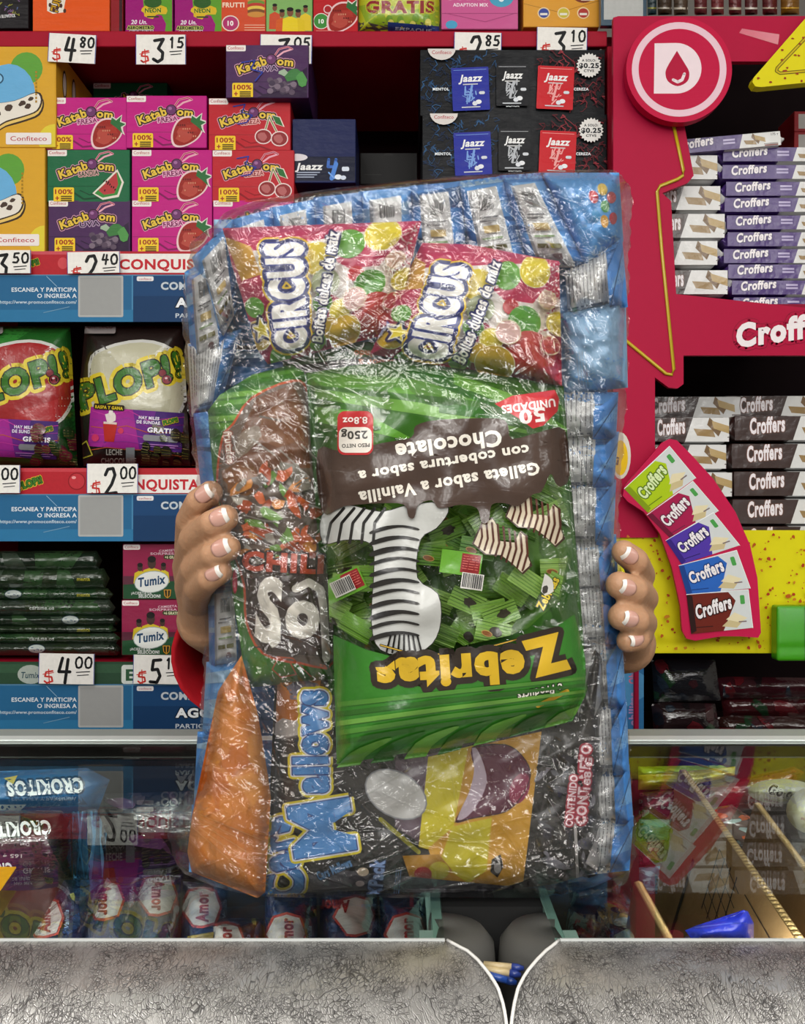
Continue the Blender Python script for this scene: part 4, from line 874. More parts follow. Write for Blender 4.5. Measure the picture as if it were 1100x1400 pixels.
# hanging sign of five printed packs
ds = empty('hanging_sign', P(950, 740, DW - .035), 'wavy magenta sign showing five wafer packs in a column', 'sign')
ol = [(853, 665), (905, 605), (915, 600), (925, 602), (945, 622), (975, 655), (1005, 700), (1025, 745), (1035, 790), (1040, 865), (1036, 872), (1010, 870), (985, 870), (950, 876), (938, 873), (932, 862), (930, 830), (918, 775), (902, 730), (880, 700), (858, 686), (851, 678)]
a = Art()
def mini(c1, c2, q, lc='ece6e8', oc='6a2040'):
    """pack drawn in a unit 110 x 62 frame then stretched over four corners q"""
    b = Art(); b.poly([(0, 2), (110, 0), (112, 60), (2, 62)], 'cfd2d2').poly([(0, 2), (74, 2), (86, 16), (70, 44), (60, 61), (2, 62)], c1).poly([(0, 2), (10, 5), (12, 58), (2, 62)], c2).text('Croffers', 14, 40, 28, lc, rot=-12, w=66, shear=.2, bold=2.4, outline=((2.0, oc),))
    b.poly([(58, 54), (78, 40), (98, 46), (84, 58)], 'c8b78a').poly([(66, 44), (82, 34), (104, 44), (90, 50)], 'e0d4ae').rect(12, 52, 42, 53.5, oc); b.rr(94, 8, 102, 22, 2, '4a9a4a').rect(88, 48, 102, 50, '7a6a6a')
    b.line([(0, 2), (110, 0), (112, 60)], 1, 'f0f2f2'); P0, P1, P2, P3 = [np.array(v, float) for v in q]
    a.put(b, lambda t: (lambda u, v: (1 - u) * (1 - v) * P0 + u * (1 - v) * P1 + u * v * P2 + (1 - u) * v * P3)(t[..., :1] / 112, t[..., 1:] / 62))
mini('a9c412', '7f960e', [(852, 667), (916, 609), (952, 655), (884, 702)], oc='5a7a12', lc='d8e8b0')
mini('a3184a', '6a1030', [(883, 703), (948, 657), (983, 700), (916, 738)])
mini('4f35a0', '35207a', [(909, 738), (976, 700), (1012, 747), (930, 772)], oc='241a5a')
mini('2a62b8', '1a3f86', [(927, 772), (1008, 752), (1026, 806), (937, 814)], oc='183a7a')
mini('6a2216', '2a1210', [(938, 811), (1024, 806), (1029, 860), (943, 867)], oc='3a1410')
flat('board', ol, 'bf1648', ds, DW - .035, .008, art=a); a2 = Art()
MB().box(-.02, .02, .008, .03, -.02, .02, '8c0e30').out('mount_block', 'plastic', ds)
# small oval sticker on the stand's left edge
a = Art().ell(848, 623, 14, 32, 'd8d0c4').ell(848, 626, 10, 24, 'e0b818').text('Li', 844, 636, 16, '1a1410', rot=-80, bold=2); a.mesh('oval_sticker', camf(DW), 'paint', st, tuple(st.location), base=.001)
# row of jars and sticks above the stand
for i, (x0, x1, c, c2, lb) in enumerate(((884, 897, '20343a', '8a8a30', 'dark teal and yellow bag, leftmost above the stand'), (898, 918, '3a2a1c', 'b0a89a', 'brown and silver bag above the round logo disc'), (920, 940, '4a3a2c', 'c8c0b0', 'silvery bag right of the brown one above the stand'),
        (948, 966, '5a1c20', 'c8b8a0', 'dark red tube, first of four in a row'), (971, 989, '6a2226', 'd0c0a8', 'dark red tube, second of four in a row'), (995, 1013, '5f1e22', 'c8b8a0', 'dark red tube with pale top, third of four in a row'),
        (1017, 1035, '50181c', 'd8d0c4', 'dark red tube, fourth of four in a row'), (1041, 1062, '5a1a1e', 'c8b8a0', 'wide dark red tube beside the amber bag above the stand'), (1066, 1092, '7a5010', 'd0a030', 'shiny amber bag at the top right corner'))):
    a = Art(); r2 = random.Random(i)
    for k in range(7): a.rect(x0 - 4, -30 + k * 8, x1 + 4, -30 + k * 8 + r2.uniform(1, 3.5), c2 if k % 2 else c)
    bagpx('candy_tube' if 2 < i < 8 else 'candy_bag', [(x0, -40), (x1, -40), (x1, 20), (x0 + 1, 21)], DW + .06, .02, 5, c, 'printed_film', lb, 'candy tube' if 2 < i < 8 else 'candy bag', a, seed=i, fall=5, back=1)
# goods in the dark gap beneath the stand
bl = MB().box(0, 34 * kW, 0, .1, 0, 118 * kW, '2c6a9c', .001).out('wafer_roll_box', 'printed_card'); place(bl, 846, 1010, DW + .02, 0, 'upright light blue box squeezed beside the bundle under the yellow panel', 'box')
a = Art(); a.rect(0, 0, 34, 118, '2c6a9c').poly([(0, 8), (34, 30), (34, 60), (0, 80)], '4a8ab8').text('Oblituas', 24, 42, 15, 'c86a86', rot=-90, w=38, bold=1.5).text('obllitas', 24, 100, 15, 'a884b4', rot=-90, w=46, bold=2).blob(18, 112, 9, 6, 'c8c020', 3)
a.mesh('printed_front', lambda p, h: np.stack([p[:, 0] * kW, -h, (118 - p[:, 1]) * kW], 1), 'printed_card', bl)
dk = [(890, 900, 985, 960, '1f2024', 'black clear-wrapped bag hanging under the yellow panel'), (975, 925, 1130, 955, '35131a', 'dark red bag, upper one in the gap under the stand'), (985, 950, 1130, 982, '3c1418', 'dark red bag, lower one in the gap under the stand'),
      (890, 960, 985, 1008, '24181a', 'dark bag with green leaf print under the stand'), (980, 978, 1130, 1010, '2f1a18', 'dark red bag lowest in the gap behind the counter rail')]
for i, (x0, y0, x1, y1, c, lb) in enumerate(dk):
    a = Art(); r2 = random.Random(i + 40)
    for _ in range(9): x, y = r2.uniform(x0, x1), r2.uniform(y0, y1); a.blob(x, y, r2.uniform(6, 22), r2.uniform(3, 9), r2.choice(('3a2024', '28303a', '1f3a24', '5a1a20', '1a1618')), i * 9 + _, 9, .3, r2.uniform(0, 90))
    bagpx('candy_bag', [(x0, y0 + 3), (x0 + 20, y0), (x1 - 8, y0 + 2), (x1, y1 - 2), (x0 + 4, y1)], DW + .1 + .02 * (i % 3), .03, 7, c, 'dark_film', lb, 'candy bag', a, seed=50 + i, amp=.003, group='dim bags under the display stand')
child_box('lower_shelf', st, (.40, X(1130, DW), DW + .02, DW + .36, .55, Z(1011, DW + .1)), '2a1a1c')
child_box('foot_plinth', st, (.40, X(1130, DW), DW + .03, DW + .36, 0, .55), '1c1416')
# ------------------------------------------------------------------ the wrapped bundle held up by the shopkeeper
BD = 0.63
def bb_(name, ol, d, t, sp, col, mat, label, cat, art, fall=14, clip=None, zmin=1.0015, **k):
    cx = sum(p[0] for p in ol) / len(ol); by = max(p[1] for p in ol)
    return bag(name, ol, camf(d, zmin), t, fall, sp, col, mat, tuple(P(cx, by, d)), label, cat, art=art, clipto=clip or ol, **k)
def barcode(a, x, y, w_, h_, rot=0, seed=1, bgc='b9b8b6'):
    r = random.Random(seed); b = Art()
    if bgc: b.rect(0, 0, w_, h_, bgc)
    q = 1.5
    while q < w_ - 1.5: t = r.uniform(.5, 1.6); b.rect(q, 1, q + t, h_ - 2, '1c1c20'); q += t + r.uniform(.5, 1.4)
    a.affine(b, x, y, rot=rot)
def smalltext(a, x, y, w_, n, gap, rot, seed, c='3c3c42', th=1.0):
    """rows of tiny unreadable print"""
    r = random.Random(seed); b = Art()
    for i in range(n):
        q = 0
        while q < w_ - 2: t = r.uniform(2, 8); b.rect(q, i * gap, min(w_, q + t), i * gap + th, c); q += t + r.uniform(.8, 2)
    a.affine(b, x, y, rot=rot)
# -- blue and silver packets.  Each: quad TL TR BR BL, which way the grey seam panel runs
BL = ['4a86c8', '5090d0', '427ab8', '5796d4']
def packet(q, d, seed, label, vert=True, t=.02, c=None, txt=None, kind='seam', group='blue snack packets packed around the bundle'):
    r = random.Random(seed); q = [np.array(p, float) for p in q]; c = c or BL[seed % 4]
    b = Art(); b.rect(-5, -5, 105, 105, c)
    for i in range(7):
        y = r.uniform(-10, 90); b.poly([(-5, y), (105, y + r.uniform(-12, 12)), (105, y + r.uniform(5, 20)), (-5, y + r.uniform(3, 14))], r.choice(('5a94d0', '35659c', '6aa2d8', '2e5888', '8fb0cc')))
    if kind == 'seam':
        b.poly([(18, 12), (76, 10), (78, 105), (16, 105)], 'bcbcbc').poly([(18, 12), (24, 12), (22, 105), (16, 105)], '8a8c90').poly([(70, 10), (76, 10), (78, 105), (72, 105)], 'c3c4c4')
        barcode(b, 34, 17, 30, 20, 0, seed, None); b.rect(32, 42, 66, 43.5, '4c4c50').rect(28, 46, 60, 47.5, '5c5c60')
        b.rect(34, 52, 64, 60, 'a8935c').rect(28, 65, 66, 67, '6f8a5a').rect(26, 74, 46, 79, '5c5a30').rect(50, 74, 70, 79, '5c5a30').blob(56, 88, 9, 4, '7a5a5c', seed, 9, .3)
    elif kind == 'text':
        b.poly([(0, -5), (70, -5), (74, 105), (0, 105)], 'd0d0ce').rect(0, 86, 72, 90, '7c8088')
        for k in range(11): smalltext(b, 6 + k * 6.1, 4 + (k % 3) * 4, 74 - (k % 4) * 6, 1, 3, 90, seed * 31 + k, c='5c5c60', th=1.5)
        b.poly([(70, 40), (105, -5), (105, 105), (70, 105)], '4488d4').poly([(74, 70), (105, 20), (105, 60)], '74acE4').line([(70, 100), (100, 20)], 1.5, '2a5890')
    elif kind == 'fruit':
        b.rect(0, 0, 100, 100, '7fa6c8')
    if kind == 'corner':
        b.rect(0, 0, 100, 100, '4f90cc')
        for x, y, cc in ((60, 30, 'b8323c'), (75, 22, 'd0b04a'), (86, 34, 'c05a5c'), (74, 44, '3f8a4a'), (68, 62, 'c8963a'), (84, 62, 'b8444c'), (56, 52, '3a86b8')): b.ell(x, y, 7, 8, cc)
    a = Art(); a.put(b, lambda t_: (lambda u, v: (1 - u) * (1 - v) * q[0] + u * (1 - v) * q[1] + u * v * q[2] + (1 - u) * v * q[3])(t_[..., :1] / 100, t_[..., 1:] / 100))
    if txt: txt(a)
    ol = [tuple(p) for p in q]
    s1 = serrate(ol[0], ol[1], 4, 2); s2 = serrate(ol[2], ol[3], 4, 2)
    return bb_('snack_packet', s1 + [ol[1]] + s2 + [ol[3]], d, t, 5, c, 'foil_film', label, 'snack packet', a, clip=ol, seed=seed, amp=.0016, wl=24, fall=9, group=group, back=1)[0]
tops = [((318, 300), (372, 285), (385, 400), (330, 405)), ((368, 284), (432, 272), (440, 385), (384, 392)), ((428, 270), (496, 262), (500, 375), (436, 382)), ((490, 262), (566, 254), (566, 370), (498, 372)),
        ((560, 254), (628, 248), (640, 372), (568, 372)), ((622, 248), (692, 240), (722, 362), (648, 372)), ((682, 240), (738, 236), (806, 366), (724, 366))]
nm = ['first from the left in the top row', 'second from the left in the top row', 'third from the left, above the first pink bag', 'fourth in the top row, above the pink bags\' gap', 'fifth in the top row, its barcode showing', 'sixth in the top row, fanning right', 'seventh in the top row, tilted beside the corner packet']
for i, q in enumerate(tops): packet(q, .668 + .004 * (i % 2), 60 + i, 'blue packet with grey seam panel, ' + nm[i])
packet([(738, 236), (846, 236), (852, 330), (800, 372)], .672, 70, 'blue packet with coloured round fruits in the top right corner', kind='corner', t=.024)
packet([(262, 352), (318, 300), (326, 420), (300, 470)], .668, 71, 'blue packet standing inside the top left corner')
packet([(252, 372), (298, 345), (312, 480), (262, 500)], .674, 72, 'blue packet outermost at the left edge beside the first pink bag')
packet([(256, 470), (330, 450), (300, 560), (262, 570)], .676, 73, 'blue packet at the left edge level with the dark flap', kind='text')
packet([(772, 372), (850, 320), (858, 420), (776, 430)], .668, 74, 'grey text panel packet under the fruit corner packet', kind='text')
def ft(a): a.text('Maiz', 770, 470, 12, 'c8ccd6', rot=80, w=24, bold=2).text('Frutas', 758, 468, 12, 'c8ccd6', rot=80, w=34, bold=2); smalltext(a, 800, 480, 50, 4, 4, 85, 5, '8a98a8')
packet([(765, 430), (855, 400), (858, 530), (768, 540)], .666, 75, 'pale blue packet reading Maiz Frutas right of the pink bag', kind='fruit', txt=ft)
rc = [((735, 536), (845, 536), (842, 600), (735, 602)), ((738, 596), (846, 590), (838, 668), (742, 672)), ((748, 662), (842, 655), (838, 745), (756, 745)), ((756, 735), (842, 730), (845, 810), (765, 815)), ((765, 800), (846, 795), (850, 880), (775, 885)),
      ((770, 872), (850, 868), (856, 970), (775, 970)), ((780, 960), (856, 955), (860, 1060), (785, 1060)), ((785, 1050), (860, 1045), (866, 1130), (785, 1130)), ((780, 1120), (866, 1115), (860, 1190), (770, 1200))]
rn = ['uppermost of the right column, under the pale blue one', 'second of the right column beside the brown field', 'third of the right column beside the striped biscuits', 'fourth of the right column just above the right hand', 'fifth of the right column next to the index finger',
      'right column packet beside the lowest fingertip', 'right column packet level with the blue upright box', 'next to lowest of the right column', 'lowest of the right column at the bundle foot']
for i, q in enumerate(rc): packet(q, .664 + .003 * (i % 2), 80 + i, 'blue packet with printed grey back, ' + rn[i], kind='text')
lc2 = [((264, 565), (300, 560), (312, 690), (278, 700)), ((272, 690), (310, 680), (325, 800), (282, 812)), ((284, 800), (330, 795), (335, 905), (286, 915)), ((282, 905), (330, 900), (320, 1010), (276, 1010)), ((270, 1000), (320, 1000), (300, 1110), (264, 1110)), ((262, 1100), (310, 1100), (300, 1195), (258, 1192))]
ln = ['left edge, above the left index fingertip', 'left edge, beneath the left middle finger', 'left edge, just below the little finger', 'left edge beside the top of the orange bag', 'left edge behind the orange bag', 'its corner peeking out under the orange bag']
for i, q in enumerate(lc2): packet(q, .668 + .003 * (i % 2), 100 + i, 'crumpled blue packet at the ' + ln[i], kind='seam' if i == 2 else 'plain', t=.022)
# rear layer that fills the bundle's thickness
for i in range(5):
    y0 = 300 + i * 178
    for j, (x0, x1) in enumerate(((292, 560), (565, 830))):
        packet([(x0, y0), (x1, y0), (x1, y0 + 172), (x0, y0 + 172)], .708, 120 + i * 2 + j, 'large blue packet at the back of the bundle, ' + ['topmost', 'second', 'middle', 'fourth', 'lowest'][i] + ' row, ' + ['left', 'right'][j] + ' half', kind='plain', t=.018)

# -- Circus bags
def circus(a, fr):
    """fr maps unit art (0..230 x 0..165) into photo pixels; lettering runs up the bag"""
    b = Art(); b.rect(-10, -10, 250, 180, 'b0224f')
    b.poly([(30, 30), (230, 2), (236, 60), (215, 110), (160, 150), (120, 165), (90, 130), (50, 120)], 'd9cfc8')
    b.poly([(130, 48), (190, 20), (200, -10), (240, -10), (240, 60), (205, 40), (190, 62), (150, 62)], 'b5234f').poly([(0, 0), (60, 25), (75, 55), (35, 22)], 'b0224f').poly([(0, 60), (62, 72), (0, 84)], 'b5234f')
    b.poly([(0, 10), (30, 24), (36, 60), (10, 66)], 'c8963a').poly([(120, 90), (150, 110), (205, 150), (160, 165), (120, 165)], 'b5234f')
    for x, y, s_, c in ((150, 28, 19, '5c9a2e'), (190, 18, 22, 'd8c42c'), (110, 45, 22, 'd8c12f'), (160, 70, 10, 'b82a30'), (180, 88, 21, '4e9426'), (120, 78, 18, 'a8b08a'), (225, 85, 16, 'd8c42c'), (190, 130, 30, 'b52c22'), (115, 105, 13, '5c9a2e'), (140, 118, 15, 'd8c42c'),
                        (125, 140, 14, 'cfa92c'), (148, 150, 24, 'cfa82a'), (65, 95, 15, 'b8282c'), (18, 135, 18, 'cfa92c'), (45, 168, 16, '5c9a2e'), (85, 160, 14, 'b02428'), (60, 35, 14, '88b048'), (20, 100, 12, '5c9a2e'), (105, 155, 12, '6aa23a'), (215, 160, 16, 'b02440'), (210, 55, 12, 'd8b4a0'), (160, 105, 16, 'd0a8a0'), (215, 115, 12, 'c03a3a')):
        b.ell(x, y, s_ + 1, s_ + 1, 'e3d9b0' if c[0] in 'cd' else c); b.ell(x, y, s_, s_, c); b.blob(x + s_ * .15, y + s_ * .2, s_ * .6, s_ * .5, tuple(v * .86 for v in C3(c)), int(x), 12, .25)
    st_ = [(24 + (15 if i % 2 == 0 else 6.5) * math.sin(i * math.pi / 5), 128 - (15 if i % 2 == 0 else 6.5) * math.cos(i * math.pi / 5)) for i in range(10)]
    b.line(st_ + st_[:1], 8, '26264c').poly(st_, 'd8c62c').line(st_ + st_[:1], 1.2, 'e8e4d0')
    b.text('CIRCUS', 86, 160, 62, 'ece9e2', rot=-88, w=138, bold=3.2, outline=((8, 'd6b42c'), (5.6, '222a63'), (1.6, '2a3a8a')))
    b.text('Bolitas dulces de maiz', 112, 158, 22, 'eeeae4', rot=-80, w=148, shear=.2, bold=1.6, outline=((2.6, '1f2456'),))
    b.poly([(-6, 140), (4, 112), (10, 116), (2, 146)], '2a5aa8').text('Supremo', 3, 142, 7, 'e8e8ee', rot=-72, w=26, bold=1)
    a.put(b, fr); return a
def quadmap(q, W, H):
    q = [np.array(p, float) for p in q]
    return lambda t: (lambda u, v: (1 - u) * (1 - v) * q[0] + u * (1 - v) * q[1] + u * v * q[2] + (1 - u) * v * q[3])(t[..., :1] / W, t[..., 1:] / H)
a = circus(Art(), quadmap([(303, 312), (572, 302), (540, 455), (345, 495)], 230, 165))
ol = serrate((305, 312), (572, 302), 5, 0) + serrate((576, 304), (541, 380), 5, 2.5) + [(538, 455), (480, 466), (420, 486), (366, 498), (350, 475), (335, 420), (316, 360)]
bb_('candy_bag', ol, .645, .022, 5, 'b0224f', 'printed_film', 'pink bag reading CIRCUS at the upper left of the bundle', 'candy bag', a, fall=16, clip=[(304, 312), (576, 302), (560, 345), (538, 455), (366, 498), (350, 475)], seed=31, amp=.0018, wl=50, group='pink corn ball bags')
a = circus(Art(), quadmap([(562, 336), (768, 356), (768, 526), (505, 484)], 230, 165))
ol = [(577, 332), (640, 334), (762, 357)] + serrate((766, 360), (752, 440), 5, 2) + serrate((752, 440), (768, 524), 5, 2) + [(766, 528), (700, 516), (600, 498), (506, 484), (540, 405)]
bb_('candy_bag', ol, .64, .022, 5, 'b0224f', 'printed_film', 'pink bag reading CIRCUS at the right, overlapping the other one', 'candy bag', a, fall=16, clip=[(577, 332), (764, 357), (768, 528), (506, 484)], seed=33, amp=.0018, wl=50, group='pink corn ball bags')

# -- tamarind flap bag
a = Art(); a.rect(330, 460, 800, 600, '2a4a20').poly([(400, 500), (560, 480), (780, 540), (780, 560), (560, 520), (420, 530)], '1e1c16').poly([(380, 520), (480, 500), (560, 520), (470, 522)], '4a8a34').line([(440, 516), (490, 504), (540, 512), (570, 520)], 2, '8a3a1c')
a.text('Sabor a', 540, 492, 13, 'a0501e', rot=181, w=50, bold=1.5).text('Tamarindo', 546, 480, 13, 'a0501e', rot=181, w=62, bold=1.5).text('Paletas', 545, 504, 10, 'a0501e', rot=181, w=44, bold=1.5).text('23', 590, 486, 14, '6a5a2a', rot=181, bold=1)
bb_('sweet_bag', [(385, 492), (470, 466), (560, 470), (700, 505), (768, 528), (770, 570), (600, 560), (400, 560)], .65, .012, 7, '2a4a20', 'printed_film', 'dark green bag flap reading Tamarindo upside down under the pink bags', 'candy bag', a, seed=35, amp=.0012)

# -- green and brown lolly bag (left)
ol = [(284, 562), (300, 540), (345, 512), (400, 498), (418, 505), (428, 560), (440, 640), (447, 740), (458, 850), (462, 928), (400, 934), (340, 940), (332, 905), (324, 830), (318, 760), (303, 700), (290, 640)]
cl = [(284, 545), (345, 510), (418, 500), (440, 640), (462, 932), (340, 942), (324, 840), (303, 700), (284, 600)]
a = Art(); a.rect(260, 480, 480, 960, '3d7a24')
for i in range(8): a.poly([(280, 520 + i * 10), (440, 500 + i * 12), (440, 504 + i * 12), (280, 528 + i * 10)], ('5c9a34', '2f6a1c', '7ab04a')[i % 3])
o = [(345, 545), (400, 522), (420, 540), (440, 640), (446, 760), (458, 900), (410, 905), (360, 892), (338, 850), (335, 800), (320, 752), (308, 700), (298, 660), (305, 600), (320, 580)]
o = sm(o, 3); a.line(o + o[:1], 6, 'c8501e').poly(o, '6a5a50').poly([(350, 545), (400, 525), (418, 560), (424, 640), (380, 640), (340, 650), (312, 640), (330, 590)], '6e4226').poly([(360, 560), (410, 545), (416, 600), (380, 612), (352, 600)], '7f4f2e')
a.blob(340, 600, 26, 14, '8a7a6a', 4, 14, .25, -50).blob(330, 655, 26, 20, '7a4a20', 5, 14, .2).blob(398, 650, 22, 16, '7d7668', 6, 12, .3, 30)
r = random.Random(6)
for _ in range(60): x, y = r.uniform(325, 444), r.uniform(640, 775); a.blob(x, y, r.uniform(5, 17), r.uniform(4, 10), r.choice(('c85a24', 'd2683a', 'a8461c', '8c8478', 'a8a498', '6a6058', 'd88a34', '6f9a44')), _, 9, .4, r.uniform(0, 180))
for _ in range(16): x, y = r.uniform(325, 440), r.uniform(560, 780); l = r.uniform(12, 40); q = r.uniform(-1, 1); a.line([(x, y), (x + l, y + l * q)], r.uniform(1, 2.6), r.choice(('9a948a', 'b4aea4', '6e675e')))
a.text('CHILI', 330, 778, 34, 'b8482c', rot=3, w=112, bold=3, outline=((3, '2c1a14'),)); a.poly([(385, 790), (410, 786), (400, 815)], 'b8482c')
a.poly([(335, 790), (448, 784), (460, 900), (360, 890), (338, 850)], '33241f')
for i in range(6): a.line([(345, 800 + i * 17), (456, 796 + i * 17)], 2, '443530')
a.text('S', 347, 872, 116, 'c9c3b8', rot=4, bold=2.5, w=36).text('o', 388, 866, 92, 'c9c3b8', rot=4, bold=3, w=48).line([(404, 805), (422, 796), (438, 806), (442, 830), (446, 900)], 11, 'c9c3b8').blob(375, 862, 10, 24, 'd9d4c8', 3, 10, .3)
a.text('frutales', 306, 590, 15, 'd8cfc2', rot=84, w=44, bold=1.5, outline=((1.4, '8a3a1c'),)); a.ell(321, 795, 3.5, 17, 'b02040').text('x', 319, 800, 6, 'e8c8cc', rot=90)
a.line([(380, 900), (372, 915), (384, 926), (405, 922), (396, 905), (378, 898), (400, 900), (425, 925)], 1.6, 'b8502c')
bb_('lolly_bag', ol, .645, .026, 5, '3d7a24', 'printed_film', 'green bag with orange outlined brown window at the left of the bundle', 'lolly bag', a, clip=None, seed=37, amp=.002, wl=48, fall=16)

# -- black marshmallow bag (bottom)
ol = [(376, 925), (440, 925), (470, 940), (780, 978), (812, 882), (826, 900), (824, 1040), (818, 1192), (760, 1208), (690, 1218), (600, 1216), (480, 1222), (362, 1226), (370, 1100)]
a = Art(); a.rect(340, 860, 860, 1250, '262422')
a.poly([(376, 925), (440, 925), (420, 1010), (378, 1000)], 'b06a2c').blob(415, 945, 22, 16, '6a6270', 3).blob(400, 1000, 24, 18, 'a8a4a0', 4, 12, .3).poly([(384, 1010), (440, 1000), (450, 1080), (390, 1100)], '34302c')
a.poly([(455, 1065), (560, 1020), (640, 1010), (640, 1180), (520, 1150), (460, 1090)], '1f1d1c').poly([(540, 1040), (645, 1020), (640, 1195), (540, 1130)], '5c4a56')
a.poly([(585, 1035), (650, 1018), (646, 1060), (640, 1110), (618, 1135), (600, 1165), (572, 1158)], 'd0c224').poly([(640, 1022), (740, 1000), (715, 1205), (690, 1212), (600, 1205), (585, 1160), (620, 1130)], 'c8942a').poly([(600, 1180), (618, 1130), (672, 1118), (665, 1190), (640, 1208)], 'c4b722')
a.poly(sm([(645, 1022), (690, 1018), (715, 1035), (725, 1060), (712, 1090), (690, 1110), (650, 1118), (622, 1124), (640, 1090), (650, 1060)]), '5a1f38').poly(sm([(645, 1022), (655, 1030), (665, 1070), (645, 1110), (625, 1120), (642, 1080), (648, 1050)]), 'c0aebc').ell(710, 1078, 13, 22, '8a2448', 20)
a.line(sm([(645, 1022), (690, 1018), (715, 1035), (725, 1060), (712, 1090), (690, 1110), (650, 1118), (622, 1124)], closed=False), 1.3, '1c1412')
a.ell(541, 1086, 46, 31, '8a8c90', 30).ell(541, 1086, 44, 29, 'c4c3c0', 30).line([(520, 1120), (572, 1165)], 6, 'a8a420').poly([(672, 1175), (684, 1168), (688, 1185), (680, 1200), (670, 1192)], '1c1a18').ell(680, 1187, 5, 7, '8c8a88')
a.poly([(550, 1170), (600, 1168), (618, 1190), (600, 1206), (560, 1200)], 'a87a2a').ell(600, 1190, 14, 12, 'b5a824').ell(578, 1195, 12, 10, 'a03030')
a.poly([(470, 1190), (700, 1212), (700, 1230), (400, 1230), (420, 1195)], '55525a')
for _ in range(60): x, y = r.uniform(480, 810), r.uniform(1160, 1220) if _ % 2 and r.random() < .0 else r.uniform(1000, 1210); a.blob(740 + (x % 70), y, r.uniform(4, 16), r.uniform(2, 8), r.choice(('3a3836', '5a5a60', '1e1c1a', '7a7880', '2c2a34', '484644')), _, 8, .4, r.uniform(0, 180))
for _ in range(12): x, y = r.uniform(380, 450), r.uniform(1000, 1090); a.line([(x, y), (x + r.uniform(10, 40), y + r.uniform(-30, 10))], r.uniform(1, 4), r.choice(('8c8a86', '5c5a58', 'a8a6a2')))
oo = ((6.5, 'c9b81e'), (3.4, 'c9ccd0'), (1.6, '203a78'))
a.text('Cars', 417, 1224, 72, '3f7cb8', rot=-104, w=112, bold=2.5, outline=oo); a.text('M', 483, 1162, 112, '3f7cb8', rot=-99, w=72, bold=2.5, outline=oo)
a.text('allows', 446, 1084, 62, '3f7cb8', rot=-91, w=140, bold=3, outline=oo)
a.text('Cars Mallows', 436, 1204, 17, '4f7ca8', rot=-24, w=50, bold=2, outline=((1, '15283c'),)).ell(496, 1192, 8, 6, 'c8b49a').ell(492, 1208, 6, 4, 'b9a8a8').text('XPack', 520, 1228, 26, '7f9ac8', rot=-84, w=52, bold=2.5, outline=((1.4, '20305a'),)); smalltext(a, 538, 1222, 34, 3, 3, -84, 4, '5a78a8')
a.text('CONT. NETO', 800, 1128, 19, 'ddc8cc', rot=-86, w=110, bold=2, outline=((2.6, 'a02038'),)).text('CONTENIDO', 782, 1130, 14, 'ddc8cc', rot=-84, w=70, bold=2, outline=((2, 'a02038'),)).text('188 G', 806, 1080, 13, 'ddc8cc', rot=-86, w=44, bold=2, outline=((2, 'a02038'),))
a.line([(786, 1128), (790, 1214)], 4, 'a8a4a2'); a.poly([(800, 1180), (820, 1130), (830, 1150), (815, 1190)], '9a9896').poly([(790, 900), (812, 882), (800, 940), (790, 980)], 'a4a4a2').poly([(820, 905), (826, 950), (812, 980)], '8a8a88')
bb_('marshmallow_bag', ol, .652, .028, 5, '262422', 'printed_film', 'black bag with blue lettering and yellow shapes at the foot of the bundle', 'candy bag', a, clip=None, seed=39, amp=.0028, wl=60, fall=16)

# -- orange bag
ol = [(330, 896), (338, 940), (352, 975), (358, 1010), (366, 1060)] + serrate((370, 1090), (362, 1225), 5, 2) + [(352, 1228), (310, 1210), (262, 1192), (256, 1165), (262, 1118), (280, 1060), (288, 1000), (298, 945), (315, 920)]
a = Art(); a.rect(240, 880, 380, 1240, 'd08036')
for _ in range(26):
    x, y = r.uniform(265, 360), r.uniform(930, 1200); a.blob(x, y, r.uniform(8, 26), r.uniform(10, 34), r.choice(('cc7c30', 'c87428', 'd68c42', 'c06a24', 'cf7a2e')), _, 9, .3, r.uniform(-30, 30))
a
for i in range(5): a.line([(262 + i * 3, 1130 - i * 4), (330 + i * 8, 1190 - i * 10)], 1, 'dca060')
bb_('orange_bag', ol, .636, .022, 5, 'c86f24', 'smooth_film', 'plain orange translucent bag down the lower left side of the bundle', 'candy bag', a, clip=None, seed=41, amp=.0014, wl=70, fall=12)

# -- Zebritas bag (upside down)
ol = [(420, 512), (480, 500), (560, 492), (660, 508), (768, 530), (772, 600), (785, 740), (796, 880), (802, 945), (782, 984), (700, 1006), (600, 1030), (458, 1048), (456, 930), (448, 800), (440, 680), (428, 580)]
cl = [(418, 510), (560, 490), (770, 528), (785, 740), (803, 945), (782, 986), (600, 1032), (457, 1050), (448, 800)]
a = Art(); a.rect(380, 470, 840, 1070, '376522')
for x0, y0, x1, y1, w_, c in ((420, 520, 780, 560, 12, '568a30'), (430, 540, 720, 590, 9, '6a9c42'), (560, 505, 780, 600, 14, '2a6418'), (430, 570, 560, 600, 14, '5f9a34'), (620, 520, 780, 590, 10, '6aa23c'), (600, 560, 700, 578, 8, '2a6418'), (430, 600, 520, 585, 7, '27601a')):
    a.poly([(x0, y0 - w_), ((x0 + x1) / 2, (y0 + y1) / 2 - w_ * 1.6), (x1, y1 - 2), (x1, y1 + 3), ((x0 + x1) / 2, (y0 + y1) / 2 + w_ * .2), (x0, y0 + w_ * .5)], c)
